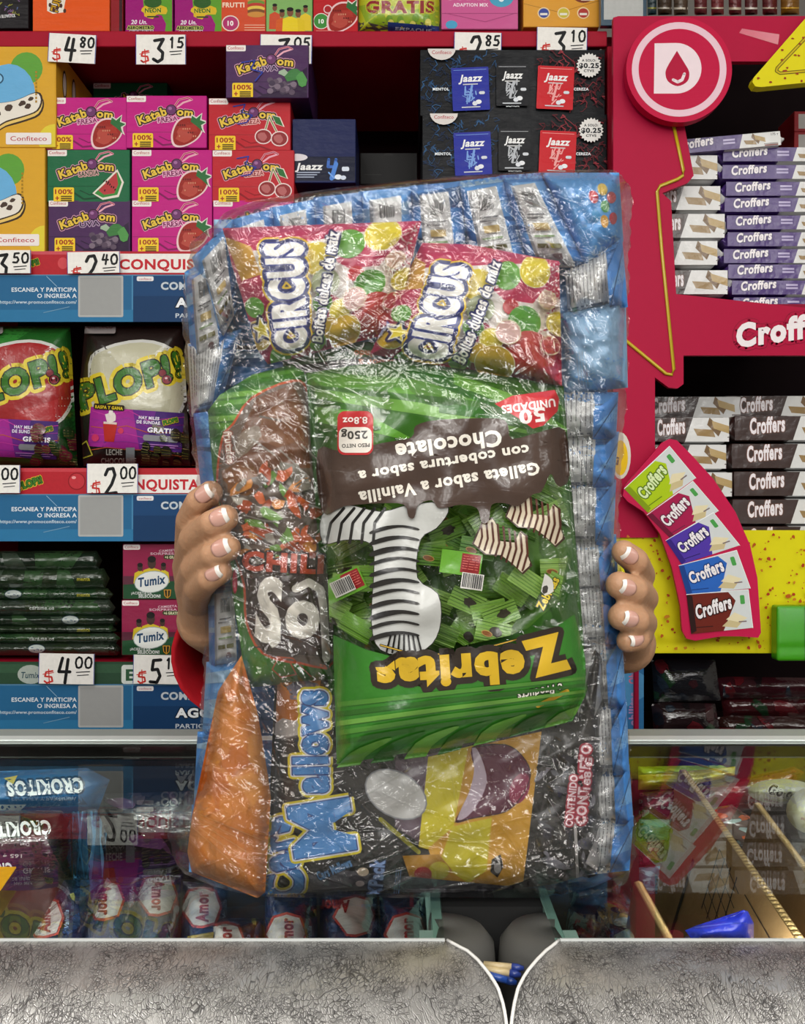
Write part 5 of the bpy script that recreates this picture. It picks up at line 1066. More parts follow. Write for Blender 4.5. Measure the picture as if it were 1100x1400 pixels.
# clear window with small wrapped biscuits
win = [(444, 690), (770, 640), (778, 700), (782, 760), (765, 820), (720, 860), (640, 885), (560, 892), (500, 880), (455, 850), (448, 780)]
a.poly(win, '4a7526')
WN = Art()
for _ in range(84):
    x, y, rt = r.uniform(450, 775), r.uniform(670, 880), r.uniform(-35, 35); b = Art(); c = r.choice(('5f8a2c', '557f28', '6f963c', '44641f', '7fa24e', '578238', '6a8f3a')); b.rect(-24, -14, 24, 14, c)
    for k in range(6): b.line([(-24, -12 + k * 4.5), (24, -10 + k * 4.2)], .9, r.choice(('82b25a', '3a641a', '9cc06a')))
    if _ % 4 == 0: b.blob(4, 0, 9, 6, '2a2618', _, 14, .22)
    if _ % 5 == 0: b.ell(-8, 4, 8, 4, 'b08a4a', 10).ell(-8, 4, 7, 3, '7a4a20', 10)
    WN.affine(b, x, y, rot=rt)
for x, y, rt in ((470, 800, -25), (630, 770, 8)):
    b = Art(); b.rect(-28, -16, 28, 16, '5f9a2a').rect(0, -14, 26, 12, '8a1f22'); smalltext(b, 2, -11, 22, 6, 3.4, 0, int(x), 'c86a60', .9); WN.affine(b, x, y, rot=rt); barcode(WN, x - 20 if x < 500 else x + 2, y - 2 if x < 500 else y + 12, 30, 22, rt, int(x), 'd2cfc8')
WN.clip([(444, 690), (770, 640), (782, 740), (760, 830), (700, 868), (600, 890), (500, 882), (450, 850)]); a.I += WN.I
a.text('Zebritas', 742, 835, 16, 'c8b02c', rot=-62, w=48, bold=2, outline=((1.2, '1c2a12'),)); a.blob(748, 800, 10, 14, 'c8c6c0', 3, 10, .3).blob(745, 806, 4, 6, '3a3632', 4)
# striped biscuit shapes
for bx, by, rt in ((690, 745, 20), (735, 708, 20)):
    b = Art(); o = [(-42, -20), (-30, -30), (-20, -22), (-12, -2), (12, -8), (14, -26), (26, -22), (34, 0), (46, 14), (38, 30), (20, 22), (0, 16), (-22, 22), (-44, 14)]
    b.poly([(x * 1.06, y * 1.08) for x, y in o], '3a2014').poly(o, 'c9bca4'); q_ = Art()
    for k in range(11): q_.line([(-50 + k * 9, -30), (-36 + k * 9, 0), (-34 + k * 9, 34)], 3.1, '4f2416')
    q_.clip([(-44, -24), (-22, -26), (30, -24), (46, 14), (38, 28), (-44, 16)]); b.I += q_.I; a.affine(b, bx, by, k=.92, rot=rt)
# stripe-patterned shape (neck and back only)
def striped(o, base='b7b8b4'):
    o = sm(o, 3)
    a.line(o + o[:1], 2, '1c1a18').poly(o, base)
striped([(440, 705), (470, 690), (520, 700), (560, 690), (604, 688), (612, 700), (596, 722), (574, 738), (570, 790), (598, 812), (602, 850), (590, 880), (560, 895), (520, 888), (508, 850), (512, 760), (500, 740), (470, 738), (442, 742)])
for k in range(5): a.line([(446 + k * 16, 742), (452 + k * 15, 715), (470 + k * 14, 695)], 4, '1e1c1a')
for k in range(11):
    y = 724 + k * 14.5; w_ = 3 + (k % 3); a.poly(sm([(507, y + 2), (528, y - 5), (552, y - 6), (571, y - 2), (571, y + 1), (550, y - 6 + w_), (530, y - 4 + w_ * 1.3), (507, y + 3 + w_)], 3), '1e1c1a')
for k in range(7): a.line([(528 + k * 8, 892), (534 + k * 6, 868)], 2.6, '1e1c1a')
# chocolate field with drips
a.poly(sm([(434, 615), (470, 618), (520, 606), (562, 598), (568, 582), (600, 574), (680, 572), (694, 582), (700, 600), (740, 590), (772, 588), (778, 650), (768, 665), (760, 662), (752, 648), (740, 672), (728, 676), (708, 692), (690, 688), (672, 690), (668, 712), (658, 714), (652, 695), (630, 690), (610, 694), (598, 694), (590, 684), (572, 690), (566, 708), (558, 706), (552, 690), (520, 688), (470, 692), (440, 700)], 3), '44332b')
a.text('Galleta sabor a Vainilla', 736, 632, 23, 'e4ded2', rot=170.5, w=250, bold=2).text('con cobertura sabor a', 722, 608, 20, 'e4ded2', rot=171, w=236, bold=2).text('Chocolate', 684, 588, 30, 'e4ded2', rot=172, w=146, bold=2)
a.rr(461, 562, 510, 622, 10, 'b5292c').rr(463, 584, 508, 619, 9, 'ddd6cc').text('PESO NETO', 505, 606, 7, '3a3632', rot=178, w=38, bold=1.5).text('250g', 502, 589, 15, '3a3632', rot=178, w=36, bold=1.5).text('8.8oz', 502, 570, 13, 'e8dcd6', rot=178, w=34, bold=1.2)
a.poly([(676, 552), (700, 541), (758, 533), (764, 545), (762, 562), (742, 582), (728, 586), (712, 574)], 'b5262c').text('UNIDADES', 758, 545, 15, 'ece2de', rot=172, w=74, bold=2).text('50', 744, 557, 26, 'ece2de', rot=172, w=36, bold=2)
# wordmark
a.poly([(455, 868), (500, 888), (560, 904), (660, 895), (740, 870), (785, 840), (800, 900), (800, 990), (460, 1045)], '2f7420')
a.line([(520, 882), (570, 896), (640, 892), (700, 876), (745, 862)], 3.4, '17200e').line([(520, 882), (570, 896), (640, 892), (700, 876), (745, 862)], 1.6, 'c09a34')
a.text('ebritas', 716, 891, 57, 'c8a322', rot=176, w=204, bold=3.4, outline=((9, '2a211a'),)); a.text('Z', 765, 868, 66, 'c8a322', rot=166, w=56, bold=3.6, shear=-.2, outline=((8, '2a211a'),)); a.text('ebritas', 716, 891, 57, 'c8a322', rot=176, w=204, bold=3.4)
a.text('e Products', 768, 934, 17, 'd8d4ca', rot=168, w=62, shear=.2, bold=1.2, outline=((1.5, '1c2a16'),)); a.line([(735, 965), (775, 945)], 6, 'c8a322')
for i in range(5): a.poly([(460, 960 + i * 13), (600, 945 + i * 11), (800, 925 + i * 9), (800, 929 + i * 9), (600, 951 + i * 11), (460, 967 + i * 13)], ('477f2c', '275c18', '5f9238')[i % 3])
for i in range(8): a.poly(sm([(455 + i * 44, 1060), (478 + i * 45, 1030 - i * 7), (520 + i * 46, 1012 - i * 8), (535 + i * 46, 1011 - i * 8), (500 + i * 45, 1034 - i * 7), (482 + i * 44, 1060)], 3), ('5c9236', '2a5f1c')[i % 2])
bb_('biscuit_bag', ol, .638, .03, 5, '37791f', 'printed_film', 'big green bag of chocolate biscuits hanging upside down, yellow wordmark Zebritas', 'biscuit bag', a, fall=22, clip=cl, seed=43, amp=.003, wl=70, aeps=.00007)

# -- cling film round it all
prof = [(232, 770, 838), (240, 620, 852), (250, 520, 859), (262, 420, 862), (275, 350, 863), (290, 306, 864), (310, 290, 862), (330, 262, 860), (380, 252, 859), (450, 250, 858), (520, 254, 857), (600, 262, 852), (700, 274, 846), (800, 282, 848), (880, 280, 852),
        (950, 276, 854), (1020, 270, 860), (1080, 258, 862), (1110, 236, 866), (1140, 228, 869), (1170, 236, 870), (1195, 250, 856), (1212, 285, 820), (1225, 330, 780), (1234, 440, 700), (1238, 560, 620)]
pa = np.array(prof, float)
def film_sheet(nu, nv, front, creases):
    ys = pa[0, 0] + (pa[-1, 0] - pa[0, 0]) * (0.5 - 0.5 * np.cos(np.pi * (np.linspace(0, 1, nv)))) * .35 + (pa[-1, 0] - pa[0, 0]) * np.linspace(0, 1, nv) * .65
    xl = np.interp(ys, pa[:, 0], pa[:, 1]); xr = np.interp(ys, pa[:, 0], pa[:, 2]); u = np.linspace(0, 1, nu)
    ss = np.sin(ys * .11) * 1.6 + np.sin(ys * .31 + 1) * 1.2
    X_ = xl[:, None] + (xr - xl)[:, None] * u[None, :] + ss[:, None] * (1 - 2 * u)[None, :]; Y_ = np.repeat(ys[:, None], nu, 1)
    dx = np.minimum(X_ - xl[:, None], xr[:, None] - X_); dy = np.minimum(Y_ - ys[0], (ys[-1] - Y_)) * 1.0
    e = (1 - np.exp(-np.clip(dx, 0, None) / 11)) * (1 - np.exp(-np.clip(dy, 0, None) / 9))
    h = .0 + .078 * e if front else -.052 * e
    if creases:
        cr = np.zeros_like(h); r = random.Random(77)
        hubs = [(r.uniform(250, 860), r.uniform(240, 1230)) for _ in range(70)] + [(410, 500), (300, 395), (640, 360), (380, 460), (700, 250), (345, 1015), (440, 590), (600, 930)]
        L_ = []
        for hx, hy in hubs:
            for _ in range(r.randint(4, 10)):
                an = r.uniform(0, 6.283) if r.random() < .5 else r.choice((-.5, .35, 2.6, -2.8)) + r.gauss(0, .35)
                L_.append((hx, hy, an, r.uniform(20, 190), r.uniform(.5, 1)))
        for _ in range(170):
            L_.append((r.uniform(245, 860), r.uniform(235, 1230), r.choice((.42, .3, -.45, 1.25, 2.7)) + r.gauss(0, .22), r.uniform(60, 250), r.uniform(1.1, 2.0)))
        for _ in range(1800):
            x, y = r.uniform(245, 860), r.uniform(235, 1230)
            if r.random() < .5: x = r.choice((r.uniform(245, 420), r.uniform(760, 860), x))
            L_.append((x, y, r.choice((.45, -.4, 1.2, -1.0, 0.05)) + r.gauss(0, .35), r.uniform(12, 110), r.uniform(.25, .8)))
        for x, y, an, ln, m in L_:
            ca, sa = math.cos(an), math.sin(an); x2, y2 = x + ca * ln, y + sa * ln; pad = 12
            i0, i1 = np.searchsorted(ys, (min(y, y2) - pad, max(y, y2) + pad))
            if i1 - i0 < 2: continue
            j0 = max(0, int((min(x, x2) - pad - 235) / 640 * nu) - 14); j1 = min(nu, int((max(x, x2) + pad - 225) / 630 * nu) + 26)
            if j1 - j0 < 2: continue
            vx = X_[i0:i1, j0:j1] - x; vy = Y_[i0:i1, j0:j1] - y; al = vx * ca + vy * sa
            bow = r.gauss(0, .0018); ac = vy * ca - vx * sa - bow * al * (ln - al)
            wd = r.uniform(1.5, 3.6); g = np.clip(1 - np.abs(ac) / wd, 0, 1) * np.clip(al / 5, 0, 1) * np.clip((ln - al) / (ln * .6), 0, 1) * ((al > 0) & (al < ln))
            cr[i0:i1, j0:j1] = np.maximum(cr[i0:i1, j0:j1], m * g)
        h = h + .0014 * cr
        md_ = .55 + .45 * np.sin(X_ * .011 + 2) * np.sin(Y_ * .008 + 1) + .5 * np.exp(-dx / 60)
        for k in range(6):
            q = r.uniform(0, 3.14); wl = r.uniform(9, 30); ph = ((X_ * math.cos(q) + Y_ * math.sin(q)) / wl + .35 * np.sin((X_ * math.sin(q) - Y_ * math.cos(q)) / wl * 1.1 + k) + r.uniform(0, 9)) % 1
            h = h + .000072 * wl * np.abs(2 * ph - 1) * md_ * e
        for k in range(5):
            q = r.uniform(0, 3.1); kk = r.uniform(.035, .09); h = h + .0007 * np.sin((X_ * math.cos(q) + Y_ * math.sin(q)) * kk + r.uniform(0, 6) + 1.5 * np.sin(Y_ * .02 + k)) * e
    V = camf(.69, 1.0008)(np.c_[X_.ravel(), Y_.ravel()], h.ravel()); idx = np.arange(nu * nv).reshape(nv, nu)
    F = np.stack([idx[:-1, :-1], idx[1:, :-1], idx[1:, 1:], idx[:-1, 1:]], -1).reshape(-1, 4)
    return V, F
Vf, Ff = film_sheet(520, 820, True, True); Vb, Fb = film_sheet(60, 90, False, False)
fl0 = tuple(P(560, 1236, .66))
wrap = mk('plastic_wrap', Vf - np.array(fl0), Ff, 'ffffff', 'cling_film', None, fl0, True)
tag(wrap, 'crinkled clear plastic wrap tied tightly round the whole bundle of sweets', 'plastic wrap')
Vb[:, 1] += .0; mk('rear_sheet', Vb - np.array(fl0), Fb[:, ::-1], 'ffffff', 'cling_film', wrap, (0, 0, 0), True)
# ------------------------------------------------------------------ the glass display counter
DF, DR_ = 0.576, 1.106
gl = 0.0239; gr_ = 0.0885                  # where the two cases' inner sides stand
ct = empty('display_counter', (0, DF, 0), 'glass topped display counter with scratched aluminium bullnose front, two cases side by side', 'counter')
L0 = Vector(ct.location)
def sub(m, name, mat, smooth=False):
    m.V = [(v[0] - L0.x, v[1] - L0.y, v[2] - L0.z) for v in m.V]; return m.out(name, mat, ct, smooth=smooth)
TH = [math.radians(x) for x in range(0, 96, 3)]; RB = 0.075
def prof_pt(t): return DF - RB * math.sin(t), ZC - 0.241 - RB + RB * math.cos(t)
ne = np.array([(1284, 608, 765), (1292, 622, 757), (1300, 638, 746), (1312, 652, 734), (1330, 667, 719), (1350, 680, 708), (1375, 688, 702), (1400, 692, 698.5), (1440, 694, 697)], float)
def notch(t, side):
    d, z = prof_pt(t); py = 700 + (ZC - z) * FL / d; return (np.interp(py, ne[:, 0], ne[:, side]) - 550) / FL * d
for side, x_out in ((1, -1.25), (2, 1.25)):
    V = []; F = []; nx = 2
    for t in TH:
        d, z = prof_pt(t); xe = notch(t, side)
        V += [(x_out, d, z), (xe, d, z)]
    for i in range(len(TH) - 1): F.append((2 * i, 2 * i + 1, 2 * i + 3, 2 * i + 2) if side == 2 else (2 * i, 2 * i + 2, 2 * i + 3, 2 * i + 1))
    m = MB(); m.add(V, F, 'b0aeaa'); o = sub(m, 'bullnose_rail', 'scratched_aluminium', True)
    md = o.modifiers.new('s', 'SOLIDIFY'); md.thickness = .002; md.offset = -1
    m = MB(); m.tube([Vector((notch(t, side), prof_pt(t)[0] - .0006, prof_pt(t)[1] + .0004)) for t in TH], .0010, 'e4e2de', 6); sub(m, 'cut_edge', 'plastic', True)
    m = MB(); xa, xb = sorted((x_out, gl if side == 1 else gr_)); m.box(xa, xb, DF - .0012, DF + .0012, .9985, 1.0009, 'c5c8c6', .0003); sub(m, 'glass_lip', 'paint')
    m = MB(); m.box(xa, xb, DF, DR_, .994, 1.0, 'ffffff'); o = sub(m, 'glass_top', 'glass')
    m = MB(); m.box(xa, xb, DF - RB, DF - RB + .01, 0.02, .926, '8a8884'); sub(m, 'front_panel', 'paint')
    m = MB(); m.box(xa, xb, DF, DR_ + .01, .855, .868, '36312c'); sub(m, 'case_floor', 'matte')
    m = MB(); m.box(xa, xb, DR_ + .002, DR_ + .012, .02, .994, '26211f'); sub(m, 'sliding_door', 'matte')
    xi = xb if side == 1 else xa; s_ = -1 if side == 1 else 1
    x0, x1 = sorted((xi, xi + s_ * .006)); m = MB(); m.box(x0, x1, DF + .002, DR_, .86, .993, '7fa096'); sub(m, 'side_glass', 'paint')
    x0, x1 = sorted((xi + s_ * .006, xi + s_ * .014)); m = MB(); m.box(x0, x1, DF + .002, DF + .03, .86, .9935, '93aaa2'); sub(m, 'corner_strip', 'paint')
    x0, x1 = sorted((x_out, x_out + s_ * -.02)); m = MB(); m.box(x0, x1, DF - RB, DR_ + .01, .0, .993, '8a8884'); sub(m, 'end_panel', 'paint')
    m = MB(); m.box(xa, xb, DR_ - .045, DR_ + .022, 1.0003, 1.002, '9aa29e', .0006); sub(m, 'rear_rail', 'paint')
    m = MB(); m.box(xa, xb, DR_ - .038, DR_ - .018, 1.0018, 1.0034, 'd5dcd9', .0006); sub(m, 'rear_rail_lip', 'paint')
    # rounded corner post of each case
    m = MB(); cxp = (gl - .002) if side == 1 else (gr_ + .002); n = 20
    V = []; F = []
    zs = [(.6, .0345), (.93, .0345), (.965, .0342), (.985, .0325), (.992, .027), (.994, .001)]
    for z, rr_ in zs:
        for k in range(n + 1): q = math.radians(-100 + 200 * k / n) if side == 1 else math.radians(80 + 200 * k / n); V.append((cxp + rr_ * math.cos(q), DF + .034 + rr_ * math.sin(q), z))
    for i in range(len(zs) - 1):
        for k in range(n): F.append((i * (n + 1) + k, i * (n + 1) + k + 1, (i + 1) * (n + 1) + k + 1, (i + 1) * (n + 1) + k))
    m.add(V, F, '53524f'); o = sub(m, 'corner_post', 'paint', True); md = o.modifiers.new('s', 'SOLIDIFY'); md.thickness = .002
m = MB(); m.box(gl - .001, gr_ + .001, DF + .07, DF + .085, .3, .992, '2a2a2a'); sub(m, 'filler_panel', 'matte')
m = MB(); m.box(-.02, .13, DF - .02, DF + .07, .55, .60, '2a2a2a'); sub(m, 'filler_floor', 'matte')
# pens wedged in the notch
for i, (a0, a1, c, tipc, lb) in enumerate((((661, 1319, .585), (716, 1324, .58), 'c9b489', '2c3f8a', 'wooden pencil with a blue tip, upper one wedged in the counter notch'),
                                          ((661, 1325, .583), (712, 1333, .578), 'd2bd90', '2c3f8a', 'wooden pencil with a blue tip, middle one wedged in the counter notch'), ((664, 1332, .58), (706, 1344, .575), '2a52a8', '1c3a80', 'blue pen, lowest one wedged in the counter notch'))):
    A, B = P(*a0), P(*a1); m = MB(); m.tube([A, A.lerp(B, .7)], .0021, c, 8); o = m.out('pencil' if i < 2 else 'pen', 'plastic', None, tuple(A), True); tag(o, lb, 'pencil' if i < 2 else 'pen')
    m = MB(); m.tube([A.lerp(B, .7) - A, A.lerp(B, .85) - A, B - A], [.0024, .0022, .0012], tipc, 8); m.out('tip', 'plastic', o, smooth=True)

# ------------------------------------------------------------------ goods inside the case
def lay(name, ol, z, t, sp, col, mat, label, cat, art, **k):
    cx = sum(p[0] for p in ol) / len(ol); by = sum(p[1] for p in ol) / len(ol)
    return bag(name, ol, flatf(z), t, k.pop('fall', 10), sp, col, mat, tuple(Q(cx, by, z)), label, cat, art=art, clipto=ol, **k)[0]
def love(q, rot, lx, ly, i, c='1e2c4c'):
    a = Art(); r = random.Random(i + 5); a.rect(q[0][0] - 90, 1170, q[2][0] + 90, 1330, c)
    cx = (q[0][0] + q[1][0] + q[2][0] + q[3][0]) / 4
    for _ in range(8): x, y = r.uniform(cx - 40, cx + 40), r.uniform(1195, 1285); a.blob(x, y, r.uniform(5, 18), r.uniform(3, 8), r.choice(('28406a', '162038', '34507a')), _, 8, .3, r.uniform(0, 180))
    up = 1 if rot < 0 else -1
    a.poly([(lx - 20, ly + 40 * up), (lx + 16, ly + 34 * up), (lx + 14, ly + 56 * up), (lx - 24, ly + 60 * up)], 'a08c4a')
    for k in range(5): a.line([(lx - 20, ly + (40 + 4 * k) * up), (lx + 16, ly + (34 + 4 * k) * up)], .8, '7a6a34')
    for s_, cc in ((1.2, 'a03a30'), (1.05, 'b4b0ac')): a.poly([(lx + dx * s_ * .9, ly + dy * s_ * .9) for dx, dy in ((-18, -22), (0, -27), (18, -22), (26, 0), (18, 22), (0, 27), (-12, 26), (-22, 12), (-30, 2), (-24, -10))], cc)
    a.text('Amor', lx + (8 if rot < 0 else -8), ly + (21 if rot < 0 else -21), 23, '8c2a26', rot=rot, w=42, bold=2.5)
    a.text('Vainilla', lx + 34, ly + 16 * up, 9, '9ab0c8', rot=rot, w=26, bold=.8, shear=.2); a.poly([(lx + 40 + 6 * math.cos(k * 1.257) * (1 if k % 2 else .4), ly - 28 * up + 6 * math.sin(k * 1.257)) for k in range(5)], 'a8a860')
    return a
AM = [([(88, 1203), (150, 1202), (104, 1318), (22, 1320)], -90, 60, 1254, 'leftmost of the row, tilted against the case side'), ([(146, 1200), (192, 1199), (172, 1318), (98, 1318)], 90, 143, 1230, 'second from the left, between two reversed logos'),
      ([(190, 1196), (248, 1196), (240, 1316), (174, 1318)], 90, 216, 1224, 'third from the left, shiny foil near its foot'), ([(250, 1205), (312, 1210), (310, 1316), (246, 1318)], -90, 276, 1240, 'fourth from the left, below the orange bag corner'),
      ([(286, 1255), (360, 1255), (364, 1340), (290, 1340)], -90, 308, 1288, 'fifth, its white logo cut by the metal rim'), ([(362, 1215), (432, 1215), (436, 1330), (362, 1330)], -90, 392, 1276, 'sixth from the left'),
      ([(436, 1212), (514, 1210), (522, 1326), (438, 1328)], 180, 486, 1252, 'seventh, logo upside down'), ([(518, 1222), (584, 1222), (592, 1330), (524, 1330)], -90, 556, 1276, 'rightmost of the row beside the pale green corner strip')]
for i, (q, rt, lx, ly, lb) in enumerate(AM):
    lay('wafer_packet', q, .92 + .004 * (i % 2) - (.01 if i == 3 else 0), .016, 6, '1e2c4c', 'dark_film', 'navy wafer packet under the glass, ' + lb, 'wafer packet', love(q, rt, lx, ly, i), group='navy wafer packets inside the case', seed=200 + i, amp=.0008, wl=34, back=2.2, L=4.5, aeps=.00018)
def std(name, ol, d, t, col, mat, label, art, cat='candy bag', **k): return bb_(name, ol, d, t, 8, col, mat, label, cat, art, zmin=None, **k)[0]
a = Art(); a.rect(-60, 1040, 200, 1140, '2c5c88').poly([(-60, 1095), (110, 1088), (120, 1100), (-60, 1112)], '1f3f62').poly([(-30, 1100), (36, 1100), (24, 1112), (-30, 1114)], 'b8b8b0').text('CROKITOS', 112, 1064, 27, 'd2d6d6', rot=177, w=104, bold=2.5, outline=((3, '15304a'),), shear=-.15).poly([(5, 1064), (24, 1060), (18, 1072)], 'b8a83a').text('surtido', 100, 1090, 6, '8aa0b4', rot=178, w=24)
std('snack_bag', [(-60, 1056), (20, 1054), (120, 1050), (150, 1066), (136, 1096), (130, 1118), (-60, 1124)], 1.0, .03, '2c5c88', 'dark_film', 'blue snack bag with upside down white lettering inside the case', a, group='snack bags at the left of the case')
a = Art(); a.rect(-60, 1100, 120, 1215, '1c191b').poly([(-60, 1150), (60, 1140), (90, 1200), (-60, 1215)], '40202a').text('CROKITOS', 68, 1122, 26, 'd2d2d2', rot=177, w=100, bold=2.5, outline=((2.4, '000000'),), shear=-.15).text('Diet', 40, 1152, 7, 'a89aa0', rot=180).text('165 g', 30, 1168, 7, 'a89aa0', rot=180, w=26).text('CROK', 16, 1180, 22, 'c8c8c8', rot=177, w=40, bold=2, shear=-.15)
std('snack_bag', [(-60, 1108), (84, 1108), (96, 1122), (98, 1200), (-60, 1215)], .93, .03, '1c191b', 'dark_film', 'black snack bag with upside down white lettering in front of the blue one', a, group='snack bags at the left of the case')
a = Art(); a.rect(90, 1090, 170, 1220, '20455f')
for k in range(12): x = 95 + k * 6; a.line([(x, 1110), (x + r.uniform(-8, 8), 1150), (x + r.uniform(-8, 8), 1200)], r.uniform(1, 4), r.choice(('3f7aa0', '15293c', '5a94b8')))
std('clear_blue_bag', [(98, 1110), (132, 1106), (146, 1140), (140, 1200), (100, 1206)], .965, .02, '20455f', 'dark_film', 'crumpled clear blue wrapping beside the black snack bag', a)
a = Art(); a.rect(130, 1040, 340, 1190, '1c1519')
for k in range(30): x, y = r.uniform(140, 330), r.uniform(1060, 1180); a.blob(x, y, r.uniform(6, 26), r.uniform(4, 12), r.choice(('3a2034', '26202a', '4a2a4a', '2a1c20', '3c3038')), k, 9, .3, r.uniform(0, 90))
std('dim_candy_bag', [(140, 1085), (330, 1080), (338, 1200), (150, 1205)], 1.04, .02, '1c1519', 'dark_film', 'dim purple brown bag lying at the back of the case left of the bundle', a)
MBx = MB(); A = [Q(-40, 1187, 1.0015), Q(22, 1187, 1.0015), Q(2, 1216, 1.0015), Q(-40, 1262, 1.0015)]
MBx.add(A + [v + Vector((0, 0, .001)) for v in A], [(3, 2, 1, 0), (4, 5, 6, 7), (0, 1, 5, 4), (1, 2, 6, 5), (2, 3, 7, 6), (3, 0, 4, 7)], 'd8a018'); tag(MBx.out('yellow_card', 'printed_card', None, tuple(A[0])), 'yellow card corner lying on the glass at the left edge', 'card')
# -- right case
def cardboard(name, top, zt, zb, label, th=.006, c='6f573a', art=None, out=0):
    (x0, y0), (x1, y1) = top; A, B = Q(x0, y0, zt), Q(x1, y1, zt); m = MB(); s_ = Vector((th, 0, 0))
    A2, B2 = Vector((A.x - out, A.y, zb)), Vector((B.x - out, B.y, zb))
    V = [A, B, B2, A2, A + s_, B + s_, B2 + s_, A2 + s_]; m.add(V, [(0, 1, 2, 3), (7, 6, 5, 4), (0, 4, 5, 1), (1, 5, 6, 2), (2, 6, 7, 3), (3, 7, 4, 0)], c)
    o = m.out(name, 'cardboard', None, tuple(A2)); tag(o, label, 'cardboard')
    n = 60; e = MB()
    for k in range(n):       # fluted top edge
        p = A.lerp(B, (k + .5) / n) + Vector((th / 2, 0, .0002)); dd = (B - A) / n * .3
        e.add([p - dd + Vector((-th * .4, 0, 0)), p + dd + Vector((-th * .4, 0, 0)), p + dd + Vector((th * .4, 0, 0)), p - dd + Vector((th * .4, 0, 0)), p + Vector((0, 0, .001))], [(0, 1, 4), (1, 2, 4), (2, 3, 4), (3, 0, 4)], 'a98c5e')
    e.V = [tuple(Vector(v) - A2) for v in e.V]; fo = e.out('fluted_edge', 'cardboard', o); fo['kind'] = 'stuff'
    if art is not None: art.mesh('printed_marks', lambda p, h: np.array([tuple(A.lerp(B, u) + (Vector((A2.x - A.x, 0, zb - zt)) * v) - Vector((hh, 0, 0))) for (u, v), hh in zip(p, h)]), 'cardboard', o, tuple(A2))
    return o
a = Art(); k1 = '2a2620'
for i in range(5): a.line([(.50 + .0 * i, .1 + i * .09), (.68, .16 + i * .09)], .007, k1)
for i in range(4): a.line([(.50 + i * .05, .1), (.50 + i * .05, .5)], .006, k1)
for i in range(6): a.line([(.72, .12 + i * .1), (.97, .14 + i * .1)], .008, k1)
a.rect(.34, .35, .36, .98, k1)
cardboard('cardboard_divider', ((929, 1052), (1092, 1292)), .985, .869, 'long upright cardboard divider with printed black table, running to the front rim', c='8c6e48', art=a, out=.035)
cardboard('cardboard_divider', ((1030, 1098), (1128, 1232)), .985, .869, 'shorter cardboard divider behind the long one beside the white tubs', c='7e6240', out=.03)
cardboard('cardboard_flap', ((866, 1206), (912, 1292)), .985, .869, 'small cardboard flap beside the red and gold sweet bags', c='7a5c3c', out=.02)
a = Art(); a.rect(900, 1230, 1050, 1310, '3040c8').line([(950, 1268), (1000, 1262), (1020, 1262)], 2, '5468e0')
std('blue_packet', [(936, 1272), (950, 1266), (985, 1256), (1004, 1252), (1016, 1244), (1022, 1246), (1030, 1262), (1030, 1290), (950, 1290), (946, 1280)], .60, .012, '2c3cc8', 'printed_film', 'bright blue foil packet right under the glass near the front rim', a, cat='sweet packet', fall=7, seed=71, amp=.002)
for i, (ol, d, c, cs, lb) in enumerate((
    ([(872, 1048), (985, 1046), (1000, 1052), (960, 1064), (872, 1066)], 1.06, '8fae1e', ('a8c832', '6f8a14'), 'lime green bag at the back of the right case'),
    ([(872, 1060), (960, 1058), (1005, 1048), (1004, 1060), (930, 1078), (872, 1080)], 1.03, 'b0a81a', ('c8c02a', '8a8410'), 'yellow ribbed bag lying across the cardboard divider top'),
    ([(935, 1080), (1000, 1066), (1085, 1048), (1100, 1056), (1060, 1100), (940, 1120)], 1.045, '6a1418', ('8a2420', '4a0e14'), 'dark red bag between the two cardboard dividers'),
    ([(873, 1084), (925, 1080), (930, 1120), (873, 1124)], 1.02, '4a2030', ('7a3a4a', '8a9a98'), 'maroon and clear bag left of the long divider'),
    ([(873, 1120), (918, 1120), (914, 1150), (873, 1152)], .98, '3f7a74', ('6fa8a0', '2a5a58'), 'teal wrapped sweet bag left of the long divider'),
    ([(873, 1150), (908, 1148), (905, 1186), (873, 1188)], .94, '5a1a34', ('8a2a4a', '2a1c28'), 'dark pink bag left of the long divider'),
    ([(873, 1186), (902, 1184), (898, 1222), (873, 1226)], .9, '5a86a0', ('8ab4c8', '3a5a70'), 'light blue bag left of the long divider'),
    ([(940, 1110), (1000, 1100), (1030, 1120), (1026, 1160), (985, 1150)], .98, '5a4a44', ('a8502a', '8a9a98', '3a3a3c'), 'brown orange clear bag between the dividers, its film glinting'))):
    a = Art(); xs = [p[0] for p in ol]; ys = [p[1] for p in ol]; a.rect(min(xs) - 5, min(ys) - 5, max(xs) + 5, max(ys) + 5, c)
    for k in range(14): x, y = r.uniform(min(xs), max(xs)), r.uniform(min(ys), max(ys)); a.blob(x, y, r.uniform(3, 16), r.uniform(1.5, 5), r.choice(cs), k, 9, .3, r.uniform(-20, 20))
    std('candy_bag', ol, d, .018, c, 'dark_film', lb, a, fall=6, seed=90 + i, amp=.0025, back=1)
    if i < 3: pass
for i, (cx, cy, d, rx, ry, lb) in enumerate(((1068, 1082, .99, 46, 17, 'pale yellow round tub with black lettering under the glass'), (1118, 1108, .93, 44, 34, 'pale yellow round tub cut by the right frame edge'))):
    a = Art(); a.rect(cx - 80, cy - 60, cx + 80, cy + 60, 'c4c59c').poly([(cx - 60, cy - 40), (cx + 30, cy - 30), (cx + 60, cy + 20), (cx, cy + 30)], 'b8b8b0').text('Golds', cx - 20, cy + 2, 19, '1c1c1c', rot=15, w=40, bold=2.4, shear=.2, outline=((1.6, 'd8d8cc'),)).text('suave', cx - 24, cy + 12, 6, '8a2a30', rot=14, w=20)
    ol = [(cx + rx * math.cos(k * math.pi / 12), cy + ry * math.sin(k * math.pi / 12)) for k in range(24)]
    std('sweet_tub', ol, d, .03, 'c4c59c', 'printed_film', lb, a, cat='tub', fall=12, seed=95 + i, amp=.0005, group='round tubs in the right case', back=1)
